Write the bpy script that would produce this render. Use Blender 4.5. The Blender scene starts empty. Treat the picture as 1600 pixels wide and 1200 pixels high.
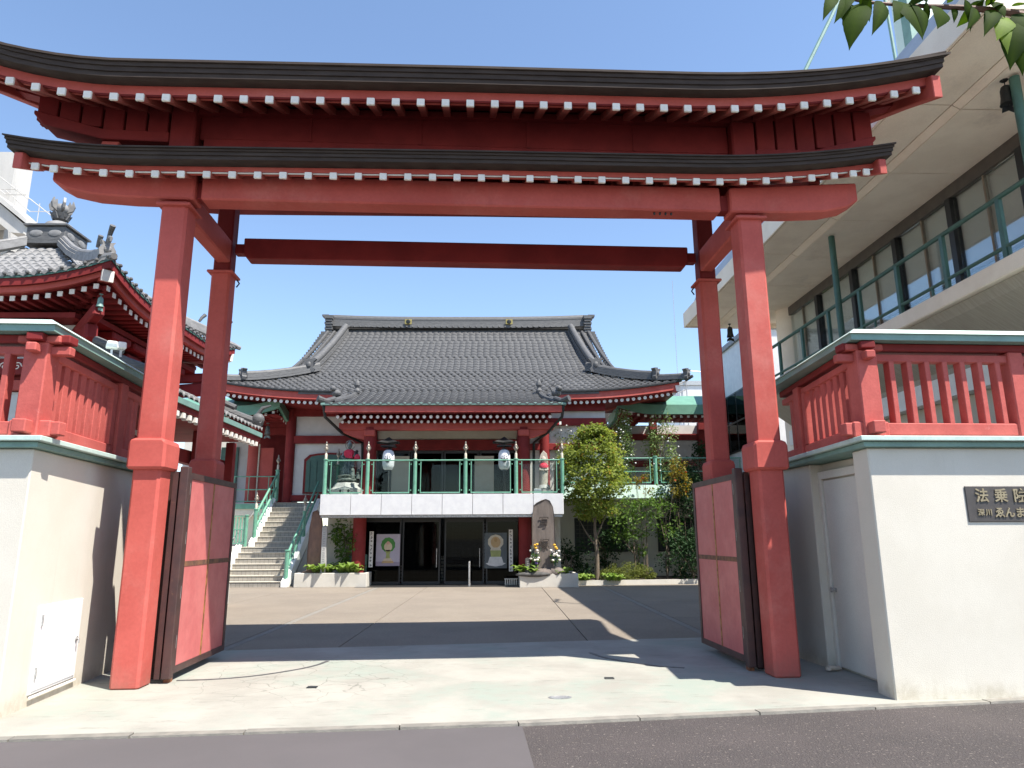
import bpy, bmesh, math, random
from mathutils import Vector, Matrix
R = math.radians
scene = bpy.context.scene
col = scene.collection
rng = random.Random(7)

# ------------------------------------------------------------------ camera, sky, sun, exposure
cam_d = bpy.data.cameras.new('camera'); cam = bpy.data.objects.new('camera', cam_d); col.objects.link(cam)
cam_d.sensor_width = 36.0; cam_d.lens = 1095.0/1600.0*36.0
cam_d.clip_start = 0.05; cam_d.clip_end = 4000
def cam_matrix(loc, pitch, yaw, roll):
    F = Vector((math.sin(yaw)*math.cos(pitch), math.cos(yaw)*math.cos(pitch), math.sin(pitch)))
    X = Vector((math.cos(yaw), -math.sin(yaw), 0)); U = X.cross(F)
    c, s = math.cos(roll), math.sin(roll)
    X2 = c*X+s*U; U2 = -s*X+c*U
    m = Matrix((X2, U2, -F)).transposed().to_4x4(); m.translation = loc
    return m
cam.matrix_world = cam_matrix(Vector((0, 0, 1.6)), R(12.4), R(1.1), R(-0.3))
scene.camera = cam
SUN_TO = Vector((0.47, -0.34, 1.0)).normalized()            # towards the sun
sun_el = math.asin(SUN_TO.z)
sun_az = math.atan2(SUN_TO.x, SUN_TO.y)                       # clockwise from +Y
world = bpy.data.worlds.new('World'); scene.world = world; world.use_nodes = True
wn = world.node_tree.nodes; wl = world.node_tree.links
sky = wn.new('ShaderNodeTexSky'); sky.sky_type = 'NISHITA'; sky.sun_disc = False
sky.sun_elevation = sun_el; sky.sun_rotation = sun_az
sky.air_density = 1.0; sky.dust_density = 0.35; sky.ozone_density = 1.9; sky.altitude = 0
bg = wn['Background']; bg.inputs['Strength'].default_value = 0.134
wl.new(sky.outputs[0], bg.inputs['Color'])
sl = bpy.data.lights.new('sun', 'SUN'); sl.energy = 5.0; sl.angle = R(0.5); sl.color = (1.0, 0.95, 0.87)
so = bpy.data.objects.new('sun', sl); col.objects.link(so); so.location = (10, -10, 30)
so.rotation_euler = (-SUN_TO).to_track_quat('-Z', 'Y').to_euler()
scene.view_settings.view_transform = 'Standard'; scene.view_settings.look = 'None'
scene.view_settings.gamma = 1.0; scene.view_settings.use_curve_mapping = False
scene.view_settings.exposure = 1.0

# ------------------------------------------------------------------ materials
MATS = {}
def mat(name, c1, c2=None, rough=0.6, scale=4.0, fine=60.0, bump=0.0, metal=0.0, detail=6, contrast=(0.35, 0.65), stretch=(1, 1, 1), spec=0.5, c3=None, s3=1.2, t3=(0.55, 0.75), coat=0, vary=0.0, bumpdist=0.01):
    if name in MATS: return MATS[name]
    m = bpy.data.materials.new(name); m.use_nodes = True; MATS[name] = m
    nt = m.node_tree; n = nt.nodes; l = nt.links; b = n['Principled BSDF']
    b.inputs['Roughness'].default_value = rough; b.inputs['Metallic'].default_value = metal
    b.inputs['Specular IOR Level'].default_value = spec
    if coat: b.inputs['Coat Weight'].default_value = coat
    c2 = c2 or tuple(min(1, x*0.82) for x in c1)
    tc = n.new('ShaderNodeTexCoord'); mp = n.new('ShaderNodeMapping'); mp.inputs['Scale'].default_value = stretch
    l.new(tc.outputs['Object'], mp.inputs['Vector'])
    def noise(sc, det, ro=0.6):
        x = n.new('ShaderNodeTexNoise'); x.inputs['Scale'].default_value = sc; x.inputs['Detail'].default_value = det; x.inputs['Roughness'].default_value = ro
        l.new(mp.outputs[0], x.inputs['Vector']); return x
    def ramp(src, a, bb):
        r = n.new('ShaderNodeMapRange'); r.inputs['From Min'].default_value = a; r.inputs['From Max'].default_value = bb; r.interpolation_type = 'SMOOTHSTEP'
        l.new(src, r.inputs['Value']); return r.outputs[0]
    def mix(f, A, B):
        x = n.new('ShaderNodeMix'); x.data_type = 'RGBA'
        if hasattr(f, 'links') or hasattr(f, 'is_linked'): l.new(f, x.inputs['Factor'])
        else: x.inputs['Factor'].default_value = f
        for s, v in ((x.inputs[6], A), (x.inputs[7], B)):
            if isinstance(v, tuple): s.default_value = (*v, 1)
            else: l.new(v, s)
        return x.outputs[2]
    n1 = noise(scale, detail)
    out = mix(ramp(n1.outputs[0], *contrast), c1, c2)
    if c3:
        n3 = noise(s3, 8, 0.7); out = mix(ramp(n3.outputs[0], *t3), out, c3)
    nf = noise(fine, 3)
    hs = n.new('ShaderNodeHueSaturation'); l.new(out, hs.inputs['Color'])
    mr = n.new('ShaderNodeMapRange'); mr.inputs['To Min'].default_value = 0.86; mr.inputs['To Max'].default_value = 1.14
    l.new(nf.outputs[0], mr.inputs['Value'])
    val = mr.outputs[0]
    if vary:
        oi = n.new('ShaderNodeObjectInfo'); m2 = n.new('ShaderNodeMapRange'); m2.inputs['To Min'].default_value = 1-vary; m2.inputs['To Max'].default_value = 1+vary
        l.new(oi.outputs['Random'], m2.inputs['Value']); mu = n.new('ShaderNodeMath'); mu.operation = 'MULTIPLY'
        l.new(val, mu.inputs[0]); l.new(m2.outputs[0], mu.inputs[1]); val = mu.outputs[0]
    l.new(val, hs.inputs['Value']); l.new(hs.outputs[0], b.inputs['Base Color'])
    if bump:
        bp = n.new('ShaderNodeBump'); bp.inputs['Strength'].default_value = bump; bp.inputs['Distance'].default_value = bumpdist
        ad = n.new('ShaderNodeMath'); ad.operation = 'ADD'; l.new(nf.outputs[0], ad.inputs[0]); l.new(n1.outputs[0], ad.inputs[1])
        l.new(ad.outputs[0], bp.inputs['Height']); l.new(bp.outputs[0], b.inputs['Normal'])
    rr = n.new('ShaderNodeMapRange'); rr.inputs['To Min'].default_value = max(0.03, rough-0.1); rr.inputs['To Max'].default_value = min(1, rough+0.12)
    l.new(n1.outputs[0], rr.inputs['Value']); l.new(rr.outputs[0], b.inputs['Roughness'])
    return m

def brick_mat(name, c1, c2, mortar, w, h, gap, rough=0.6, axes='XZ', offset=0.0, bump=0.3):
    m = bpy.data.materials.new(name); m.use_nodes = True; MATS[name] = m
    nt = m.node_tree; n = nt.nodes; l = nt.links; b = n['Principled BSDF']; b.inputs['Roughness'].default_value = rough
    tc = n.new('ShaderNodeTexCoord'); sp = n.new('ShaderNodeSeparateXYZ'); cb = n.new('ShaderNodeCombineXYZ')
    l.new(tc.outputs['Object'], sp.inputs[0])
    for i, a in enumerate(axes): l.new(sp.outputs['XYZ'.index(a)], cb.inputs[i])
    t = n.new('ShaderNodeTexBrick'); l.new(cb.outputs[0], t.inputs['Vector']); t.offset = offset
    t.inputs['Color1'].default_value = (*c1, 1); t.inputs['Color2'].default_value = (*c2, 1); t.inputs['Mortar'].default_value = (*mortar, 1)
    t.inputs['Scale'].default_value = 1.0; t.inputs['Brick Width'].default_value = w; t.inputs['Row Height'].default_value = h; t.inputs['Mortar Size'].default_value = gap
    t.inputs['Mortar Smooth'].default_value = 0.1
    l.new(t.outputs['Color'], b.inputs['Base Color'])
    bp = n.new('ShaderNodeBump'); bp.inputs['Strength'].default_value = bump; bp.inputs['Distance'].default_value = 0.004; bp.invert = True
    l.new(t.outputs['Fac'], bp.inputs['Height']); l.new(bp.outputs[0], b.inputs['Normal'])
    return m

def glass_mat(name, tint, refl, rough=0.03, fac=0.9):
    m = bpy.data.materials.new(name); m.use_nodes = True; MATS[name] = m
    nt = m.node_tree; n = nt.nodes; l = nt.links; n.remove(n['Principled BSDF']); o = n['Material Output']
    t = n.new('ShaderNodeBsdfTransparent'); t.inputs[0].default_value = (*tint, 1)
    g = n.new('ShaderNodeBsdfGlossy'); g.inputs['Roughness'].default_value = rough; g.inputs[0].default_value = (0.9, 0.95, 0.95, 1)
    fr = n.new('ShaderNodeFresnel'); fr.inputs[0].default_value = 1.45
    ad = n.new('ShaderNodeMath'); ad.operation = 'MULTIPLY_ADD'; ad.inputs[1].default_value = fac; ad.inputs[2].default_value = refl; ad.use_clamp = True
    l.new(fr.outputs[0], ad.inputs[0])
    mx = n.new('ShaderNodeMixShader'); l.new(ad.outputs[0], mx.inputs[0]); l.new(t.outputs[0], mx.inputs[1]); l.new(g.outputs[0], mx.inputs[2])
    l.new(mx.outputs[0], o.inputs[0]); return m

def leaf_mat(name, c1, c2, trans=0.35, c3=None):
    m = bpy.data.materials.new(name); m.use_nodes = True; MATS[name] = m
    nt = m.node_tree; n = nt.nodes; l = nt.links; b = n['Principled BSDF']; o = n['Material Output']
    b.inputs['Roughness'].default_value = 0.6; b.inputs['Specular IOR Level'].default_value = 0.15
    at = n.new('ShaderNodeAttribute'); at.attribute_name = 'leafv'
    cr = n.new('ShaderNodeValToRGB'); e = cr.color_ramp.elements
    e[0].color = (*c2, 1); e[1].color = (*c1, 1)
    if c3:
        x = e.new(0.93); x.color = (*c1, 1); e[2].color = (*c3, 1)
    l.new(at.outputs['Fac'], cr.inputs[0]); l.new(cr.outputs[0], b.inputs['Base Color'])
    t = n.new('ShaderNodeBsdfTranslucent'); hs = n.new('ShaderNodeHueSaturation'); hs.inputs['Value'].default_value = 1.5; hs.inputs['Saturation'].default_value = 1.15
    l.new(cr.outputs[0], hs.inputs['Color']); l.new(hs.outputs[0], t.inputs[0])
    mx = n.new('ShaderNodeMixShader'); mx.inputs[0].default_value = trans
    l.new(b.outputs[0], mx.inputs[1]); l.new(t.outputs[0], mx.inputs[2]); l.new(mx.outputs[0], o.inputs[0])
    return m

def grime(m, dirt, streak, amt=.5, samt=.35, base=.45, sx=5.0):
    """splash dirt at the foot and rain streaks, both broken up by noise"""
    nt = m.node_tree; n = nt.nodes; l = nt.links; b = n['Principled BSDF']; src = b.inputs['Base Color'].links[0].from_socket
    tc = n.new('ShaderNodeTexCoord'); sp = n.new('ShaderNodeSeparateXYZ'); l.new(tc.outputs['Object'], sp.inputs[0])
    def nz(scale, st, det=8, ro=.7):
        mp = n.new('ShaderNodeMapping'); mp.inputs['Scale'].default_value = st; l.new(tc.outputs['Object'], mp.inputs['Vector'])
        x = n.new('ShaderNodeTexNoise'); x.inputs['Scale'].default_value = scale; x.inputs['Detail'].default_value = det; x.inputs['Roughness'].default_value = ro; l.new(mp.outputs[0], x.inputs['Vector']); return x.outputs[0]
    def mr(v, a, bb, c, d):
        r = n.new('ShaderNodeMapRange'); r.interpolation_type = 'SMOOTHSTEP'
        for k, q in (('From Min', a), ('From Max', bb), ('To Min', c), ('To Max', d)): r.inputs[k].default_value = q
        l.new(v, r.inputs['Value']); return r.outputs[0]
    def mth(op, a, bb):
        x = n.new('ShaderNodeMath'); x.operation = op
        for i, v in enumerate((a, bb)):
            if isinstance(v, (int, float)): x.inputs[i].default_value = v
            else: l.new(v, x.inputs[i])
        return x.outputs[0]
    def mix(f, A, B):
        x = n.new('ShaderNodeMix'); x.data_type = 'RGBA'; l.new(f, x.inputs['Factor']); l.new(A, x.inputs[6]); x.inputs[7].default_value = (*B, 1); return x.outputs[2]
    st = mr(nz(1.0, (sx, sx, .35)), .56, .74, 0, samt)
    out = mix(st, src, streak)
    # splash height wanders with the noise
    hgt = mth('MULTIPLY', nz(2.2, (1, 1, 1)), base*2)
    foot = mth('SUBTRACT', hgt, sp.outputs[2]); foot = mr(foot, 0, base*.9, 0, amt)
    foot = mth('MULTIPLY', foot, mr(nz(14, (1, 1, .6)), .35, .65, .35, 1))
    out = mix(foot, out, dirt)
    l.new(out, b.inputs['Base Color'])

RED = mat('red_paint', (0.46, 0.096, 0.078), (0.395, 0.078, 0.063), rough=0.65, spec=0.2, scale=1.3, fine=25, bump=0.12, c3=(0.475, 0.145, 0.12), s3=0.6, t3=(0.5, 0.72), vary=0.05)
grime(RED, (.27, .12, .09), (.34, .085, .07), .6, .5, .30, 9.0)
REDW = mat('weathered_red_paint', (0.48, 0.110, 0.092), (0.40, 0.085, 0.072), rough=0.65, spec=0.2, scale=3, fine=40, bump=0.2, c3=(0.50, 0.16, 0.14), s3=6, t3=(0.6, 0.75), vary=0.06)
DRED = mat('dark_and_shaded_red_paint', (0.215, 0.026, 0.025), (0.165, 0.02, 0.02), rough=0.65, spec=0.2, scale=2, vary=0.05)  # dark red timber; also holds painted-in shade for the gate's upper frame
PINK = mat('faded_red_panel', (0.55, 0.16, 0.15), (0.49, 0.125, 0.12), rough=0.45, scale=2.5, fine=14, bump=0.1, c3=(0.33, 0.09, 0.085), s3=9, t3=(0.66, 0.75))
BROWN = mat('brown_metal_frame', (0.075, 0.035, 0.03), (0.05, 0.026, 0.024), rough=0.45, scale=5, c3=(0.13, 0.07, 0.045), s3=12, t3=(0.62, 0.74))
BRASS = mat('tarnished_brass_strip', (0.45, 0.24, 0.08), (0.20, 0.09, 0.04), rough=0.5, metal=0.4, scale=14)
STEEL = mat('hinge_steel', (0.55, 0.54, 0.52), (0.35, 0.34, 0.33), rough=0.4, metal=0.6, scale=20)
COPB = mat('brown_copper_roof', (0.058, 0.044, 0.037), (0.044, 0.033, 0.028), rough=0.8, spec=0.2, scale=3, fine=30, bump=0.1, stretch=(1, 3, 6))
WHITE = mat('white_paint', (0.80, 0.79, 0.75), (0.74, 0.73, 0.69), rough=0.6, scale=6)
CAPW = mat('white_rafter_paint', (0.78, 0.75, 0.69), (0.70, 0.66, 0.60), rough=0.6, scale=9, vary=0.05)
PLASTER = mat('cream_plaster_wall', (0.645, 0.60, 0.515), (0.605, 0.56, 0.475), rough=0.85, scale=1.1, fine=130, bump=0.25, c3=(0.60, 0.55, 0.46), s3=0.7, t3=(0.58, 0.85))
grime(PLASTER, (.36, .31, .22), (.44, .41, .34), .55, .32, .22, 4.0)
PLASTG = mat('grey_white_plaster', (0.62, 0.61, 0.58), (0.56, 0.55, 0.52), rough=0.85, scale=2, fine=90, bump=0.1)
BEIGE = mat('beige_plaster', (0.58, 0.53, 0.42), (0.52, 0.47, 0.37), rough=0.85, scale=1.5)
MINT = mat('pale_verdigris_cap', (0.50, 0.62, 0.56), (0.43, 0.55, 0.50), rough=0.45, scale=3, fine=20, c3=(0.58, 0.66, 0.62), s3=5)
MINTD = mat('verdigris_fascia', (0.18, 0.31, 0.27), (0.15, 0.26, 0.23), rough=0.5, scale=4)
GREEN = mat('green_railing_paint', (0.155, 0.36, 0.255), (0.12, 0.30, 0.21), rough=0.4, scale=8, vary=0.06)
GREEND = mat('dark_green_paint', (0.055, 0.135, 0.105), (0.045, 0.11, 0.085), rough=0.45, scale=5)
COPG = mat('green_copper_fascia', (0.13, 0.29, 0.205), (0.11, 0.25, 0.18), rough=0.5, scale=3)
TILE = mat('grey_roof_tile', (0.088, 0.087, 0.086), (0.06, 0.06, 0.061), rough=0.55, spec=0.3, scale=7, fine=30, bump=0.08, contrast=(0.3, 0.7), c3=(0.105, 0.102, 0.097), s3=3.0, t3=(0.55, 0.8))
TILEL = mat('silver_roof_tile', (0.24, 0.235, 0.23), (0.18, 0.176, 0.172), rough=0.5, spec=0.3, scale=6, fine=30, bump=0.06, c3=(0.14, 0.14, 0.14), s3=4)
RIDGE = mat('grey_ridge_tile', (0.13, 0.128, 0.127), (0.08, 0.08, 0.08), rough=0.55, spec=0.3, scale=6, stretch=(1, 1, 8))
CONC = mat('building_concrete', (0.88, 0.78, 0.645), (0.81, 0.71, 0.58), rough=0.85, scale=1.5, fine=60, bump=0.15, c3=(0.60, 0.52, 0.43), s3=0.8, t3=(0.55, 0.8))
CONCL = mat('pale_concrete', (0.50, 0.48, 0.45), (0.43, 0.415, 0.39), rough=0.9, scale=0.7, fine=30, bump=0.1, stretch=(2, 2, 0.3))
PANELW = mat('white_stone_panel', (0.66, 0.66, 0.66), (0.60, 0.60, 0.61), rough=0.35, scale=4, vary=0.03)
BLACK = mat('black_metal', (0.012, 0.012, 0.013), (0.018, 0.018, 0.018), rough=0.4, scale=10)
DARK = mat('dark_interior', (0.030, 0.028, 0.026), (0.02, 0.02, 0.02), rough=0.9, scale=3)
IRON = mat('dark_bronze', (0.035, 0.036, 0.036), (0.02, 0.022, 0.022), rough=0.45, metal=0.5, scale=12)
BRONZE = mat('green_grey_bronze', (0.20, 0.23, 0.21), (0.08, 0.10, 0.095), rough=0.45, metal=0.3, scale=14, contrast=(0.4, 0.6))
SILVER = mat('aged_silver_finial', (0.42, 0.38, 0.31), (0.20, 0.18, 0.15), rough=0.4, metal=0.5, scale=25)
CREAMP = mat('cream_post_sleeve', (0.62, 0.57, 0.45), (0.52, 0.47, 0.37), rough=0.5, scale=12)
STONE = mat('brown_stele_stone', (0.165, 0.135, 0.115), (0.115, 0.095, 0.083), rough=0.8, scale=3, fine=35, bump=0.5, stretch=(3, 3, 0.6), c3=(0.205, 0.18, 0.16), s3=2.0)
STONER = mat('reddish_slab_stone', (0.24, 0.14, 0.10), (0.17, 0.105, 0.085), rough=0.85, scale=4, fine=35, bump=0.5, stretch=(2, 2, 0.7))
GRANITE = mat('pale_granite', (0.45, 0.44, 0.42), (0.36, 0.355, 0.34), rough=0.7, scale=30, fine=150, bump=0.15)
DSTONE = mat('dark_stone', (0.10, 0.095, 0.09), (0.06, 0.058, 0.055), rough=0.85, scale=6, fine=40, bump=0.6)
PLANTER = mat('planter_concrete', (0.56, 0.53, 0.47), (0.50, 0.475, 0.42), rough=0.85, scale=2, fine=70, bump=0.1, c3=(0.42, 0.40, 0.36), s3=2.5, t3=(0.6, 0.8))
SOIL = mat('dark_soil', (0.055, 0.04, 0.03), (0.035, 0.027, 0.02), rough=0.95, scale=8, fine=60, bump=0.8)
BARK = mat('tree_bark', (0.19, 0.145, 0.10), (0.12, 0.09, 0.065), rough=0.85, scale=9, fine=40, bump=0.5, stretch=(3, 3, 0.7))
CLOTH = mat('red_cloth', (0.62, 0.03, 0.07), (0.55, 0.022, 0.05), rough=0.75, scale=14)
PAPER = mat('white_lantern_paper', (0.72, 0.73, 0.76), (0.68, 0.69, 0.72), rough=0.7, scale=9)
INK = mat('black_ink', (0.02, 0.02, 0.022), (0.025, 0.025, 0.025), rough=0.7)
GILT = mat('gold_letters', (0.36, 0.30, 0.19), (0.27, 0.22, 0.14), rough=0.45, metal=0.3, scale=20)
PLAQ = mat('plaque_bronze', (0.070, 0.060, 0.055), (0.052, 0.045, 0.042), rough=0.5, scale=8)
GOLD = mat('gold_crest', (0.50, 0.38, 0.12), (0.40, 0.30, 0.10), rough=0.35, metal=0.7)
GLASS = glass_mat('railing_glass', (0.86, 0.90, 0.88), 0.0, 0.02, 0.35)
DGLASS = glass_mat('dark_door_glass', (0.19, 0.20, 0.20), 0.0, 0.03, 0.25)
WGLASS = glass_mat('window_glass', (0.88, 0.90, 0.91), 0.02, 0.03, 0.5)

# ------------------------------------------------------------------ mesh builder
class MB:
    def __init__(s): s.v = []; s.f = []
    def add(s, vs, fs):
        o = len(s.v); s.v += [tuple(p) for p in vs]; s.f += [tuple(i+o for i in f) for f in fs]; return s
    def box(s, x0, x1, y0, y1, z0, z1):
        return s.hexa([(x0, y0, z0), (x1, y0, z0), (x1, y1, z0), (x0, y1, z0), (x0, y0, z1), (x1, y0, z1), (x1, y1, z1), (x0, y1, z1)])
    def hexa(s, p): return s.add(p, [(3, 2, 1, 0), (4, 5, 6, 7), (0, 1, 5, 4), (1, 2, 6, 5), (2, 3, 7, 6), (3, 0, 4, 7)])
    def bar(s, a, b, w, h, up=(0, 0, 1)):
        a = Vector(a); b = Vector(b); d = (b-a).normalized(); u = Vector(up)
        r = d.cross(u).normalized(); u = r.cross(d).normalized(); r *= w/2; u *= h/2
        return s.hexa([a-r-u, a+r-u, b+r-u, b-r-u, a-r+u, a+r+u, b+r+u, b-r+u])
    def prism(s, poly, axis, a, b):
        def P(u, v, t): return {'x': (t, u, v), 'y': (u, t, v), 'z': (u, v, t)}[axis]
        n = len(poly); vs = [P(u, v, a) for u, v in poly]+[P(u, v, b) for u, v in poly]
        return s.add(vs, [tuple(range(n))[::-1], tuple(range(n, 2*n))]+[(i, (i+1) % n, n+(i+1) % n, n+i) for i in range(n)])
    def tube(s, pts, r, n=8, caps=True):
        pts = [Vector(p) for p in pts]; rs = r if isinstance(r, (list, tuple)) else [r]*len(pts)
        rings = []; ref = None
        for i, p in enumerate(pts):
            d = (pts[min(i+1, len(pts)-1)]-pts[max(i-1, 0)]).normalized()
            if ref is None: ref = Vector((0, 0, 1)) if abs(d.z) < 0.9 else Vector((1, 0, 0))
            u = (ref-d*ref.dot(d)).normalized(); w = d.cross(u); ref = u
            rings.append([p+(u*math.cos(6.28318*k/n)+w*math.sin(6.28318*k/n))*rs[i] for k in range(n)])
        vs = [q for g in rings for q in g]; fs = []
        for i in range(len(pts)-1):
            for k in range(n): fs.append((i*n+k, i*n+(k+1) % n, (i+1)*n+(k+1) % n, (i+1)*n+k))
        if caps: fs.append(tuple(range(n))[::-1]); fs.append(tuple((len(pts)-1)*n+k for k in range(n)))
        return s.add(vs, fs)
    def lathe(s, prof, c=(0, 0, 0), n=16, sx=1, sy=1):
        vs = []; fs = []
        for r, z in prof:
            for k in range(n):
                a = 6.283185*k/n; vs.append((c[0]+r*math.cos(a)*sx, c[1]+r*math.sin(a)*sy, c[2]+z))
        for i in range(len(prof)-1):
            for k in range(n): fs.append((i*n+k, i*n+(k+1) % n, (i+1)*n+(k+1) % n, (i+1)*n+k))
        fs.append(tuple(range(n))[::-1]); fs.append(tuple((len(prof)-1)*n+k for k in range(n)))
        return s.add(vs, fs)
    def ball(s, c, r, n=12, m=8):
        r = r if isinstance(r, (list, tuple)) else (r, r, r)
        prof = [(math.sin(math.pi*i/m), -math.cos(math.pi*i/m)) for i in range(m+1)]
        vs = []; fs = []
        for q, z in prof:
            q = max(q, 1e-3)
            for k in range(n):
                a = 6.283185*k/n; vs.append((c[0]+r[0]*q*math.cos(a), c[1]+r[1]*q*math.sin(a), c[2]+r[2]*z))
        for i in range(m):
            for k in range(n): fs.append((i*n+k, i*n+(k+1) % n, (i+1)*n+(k+1) % n, (i+1)*n+k))
        fs.append(tuple(range(n))[::-1]); fs.append(tuple(m*n+k for k in range(n)))
        return s.add(vs, fs)
    def sheet(s, pts): return s.add(pts, [tuple(range(len(pts)))])
    def sweep(s, secs):                      # list of equal-length closed sections
        n = len(secs[0]); vs = [p for q in secs for p in q]; fs = []
        for i in range(len(secs)-1):
            for k in range(n): fs.append((i*n+k, i*n+(k+1) % n, (i+1)*n+(k+1) % n, (i+1)*n+k))
        fs.append(tuple(range(n))[::-1]); fs.append(tuple((len(secs)-1)*n+k for k in range(n)))
        return s.add(vs, fs)
    def mesh(s, name, m, bevel=0, smooth=False, seg=1):
        me = bpy.data.meshes.new(name); me.from_pydata(s.v, [], s.f)
        bm = bmesh.new(); bm.from_mesh(me); bmesh.ops.recalc_face_normals(bm, faces=bm.faces)
        if bevel:
            es = [e for e in bm.edges if len(e.link_faces) == 2 and e.calc_face_angle(0) > 0.5]
            bmesh.ops.bevel(bm, geom=es, offset=bevel, segments=seg, affect='EDGES', profile=0.6, clamp_overlap=True)
        bm.to_mesh(me); bm.free()
        if smooth:
            for p in me.polygons: p.use_smooth = True
            if smooth != 'all':
                me.set_sharp_from_angle(angle=R(40))
        me.materials.append(m); return me
    def build(s, name, m, parent=None, bevel=0, smooth=False, loc=None, rot=None):
        return inst(name, s.mesh(name, m, bevel, smooth), parent, loc, rot)
def inst(name, me, parent=None, loc=None, rot=None, scale=None):
    o = bpy.data.objects.new(name, me); col.objects.link(o)
    if parent: o.parent = parent
    if loc is not None: o.location = loc
    if rot is not None: o.rotation_euler = rot
    if scale is not None: o.scale = scale
    return o
def thing(name, label, cat, loc=(0, 0, 0), rz=0, group=None):
    o = bpy.data.objects.new(name, None); col.objects.link(o); o.location = loc; o.rotation_euler = (0, 0, rz); o.empty_display_size = 0.2
    return tag(o, label, cat, group)
def tag(o, label, cat, group=None):
    o['label'] = label; o['category'] = cat
    if group: o['group'] = group
    return o
def struct(o): o['kind'] = 'structure'; return o
def stuff(o): o['kind'] = 'stuff'; return o
def text_mesh(txt, size, depth, m, align='CENTER', bold=.018):
    c = bpy.data.curves.new('lettering', 'FONT'); c.body = txt; c.size = size; c.extrude = depth; c.align_x = align; c.align_y = 'CENTER'; c.resolution_u = 3; c.offset = size*bold
    o = bpy.data.objects.new('lettering', c); col.objects.link(o)
    dg = bpy.context.evaluated_depsgraph_get(); me = bpy.data.meshes.new_from_object(o.evaluated_get(dg))
    bpy.data.objects.remove(o); me.materials.clear(); me.materials.append(m); return me

# ------------------------------------------------------------------ foliage helper
def leaves_mesh(name, clumps, per, size, m, seed=1, flat=0.0, droop=0.3):
    """clumps: (x,y,z,rx,ry,rz); many small folded leaves through each clump's volume"""
    r = random.Random(seed); v = []; f = []; val = []
    for (cx, cy, cz, rx, ry, rz) in clumps:
        base = r.random()
        for _ in range(per):
            while True:
                a, b, c = r.uniform(-1, 1), r.uniform(-1, 1), r.uniform(-1, 1)
                q = a*a+b*b+c*c
                if 0.12 < q < 1: break
            p = Vector((cx+a*rx, cy+b*ry, cz+c*rz)); s = size*r.uniform(0.6, 1.25)
            d = Vector((a+r.uniform(-.7, .7), b+r.uniform(-.7, .7), (c*0.6+r.uniform(-.6, .6))*(1-flat)-droop)).normalized()
            nrm = Vector((r.uniform(-.6, .6)+a*.5, r.uniform(-.6, .6)+b*.5, 0.75+r.uniform(-.4, .4)))
            w = d.cross(nrm).normalized(); nrm = w.cross(d)
            tip = p+d*s; mid = p+d*s*0.5; o = len(v)
            v += [tuple(p), tuple(mid+w*s*.33+nrm*s*.1), tuple(tip), tuple(mid-w*s*.33+nrm*s*.1)]
            f += [(o, o+1, o+2), (o, o+2, o+3)]
            t = min(0.92, max(0, 0.45*base+0.5*r.random()))
            if r.random() < 0.03: t = 1.0
            val += [t]*4
    me = bpy.data.meshes.new(name); me.from_pydata(v, [], f); at = me.attributes.new('leafv', 'FLOAT', 'POINT')
    at.data.foreach_set('value', val); me.materials.append(m); return me
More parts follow.
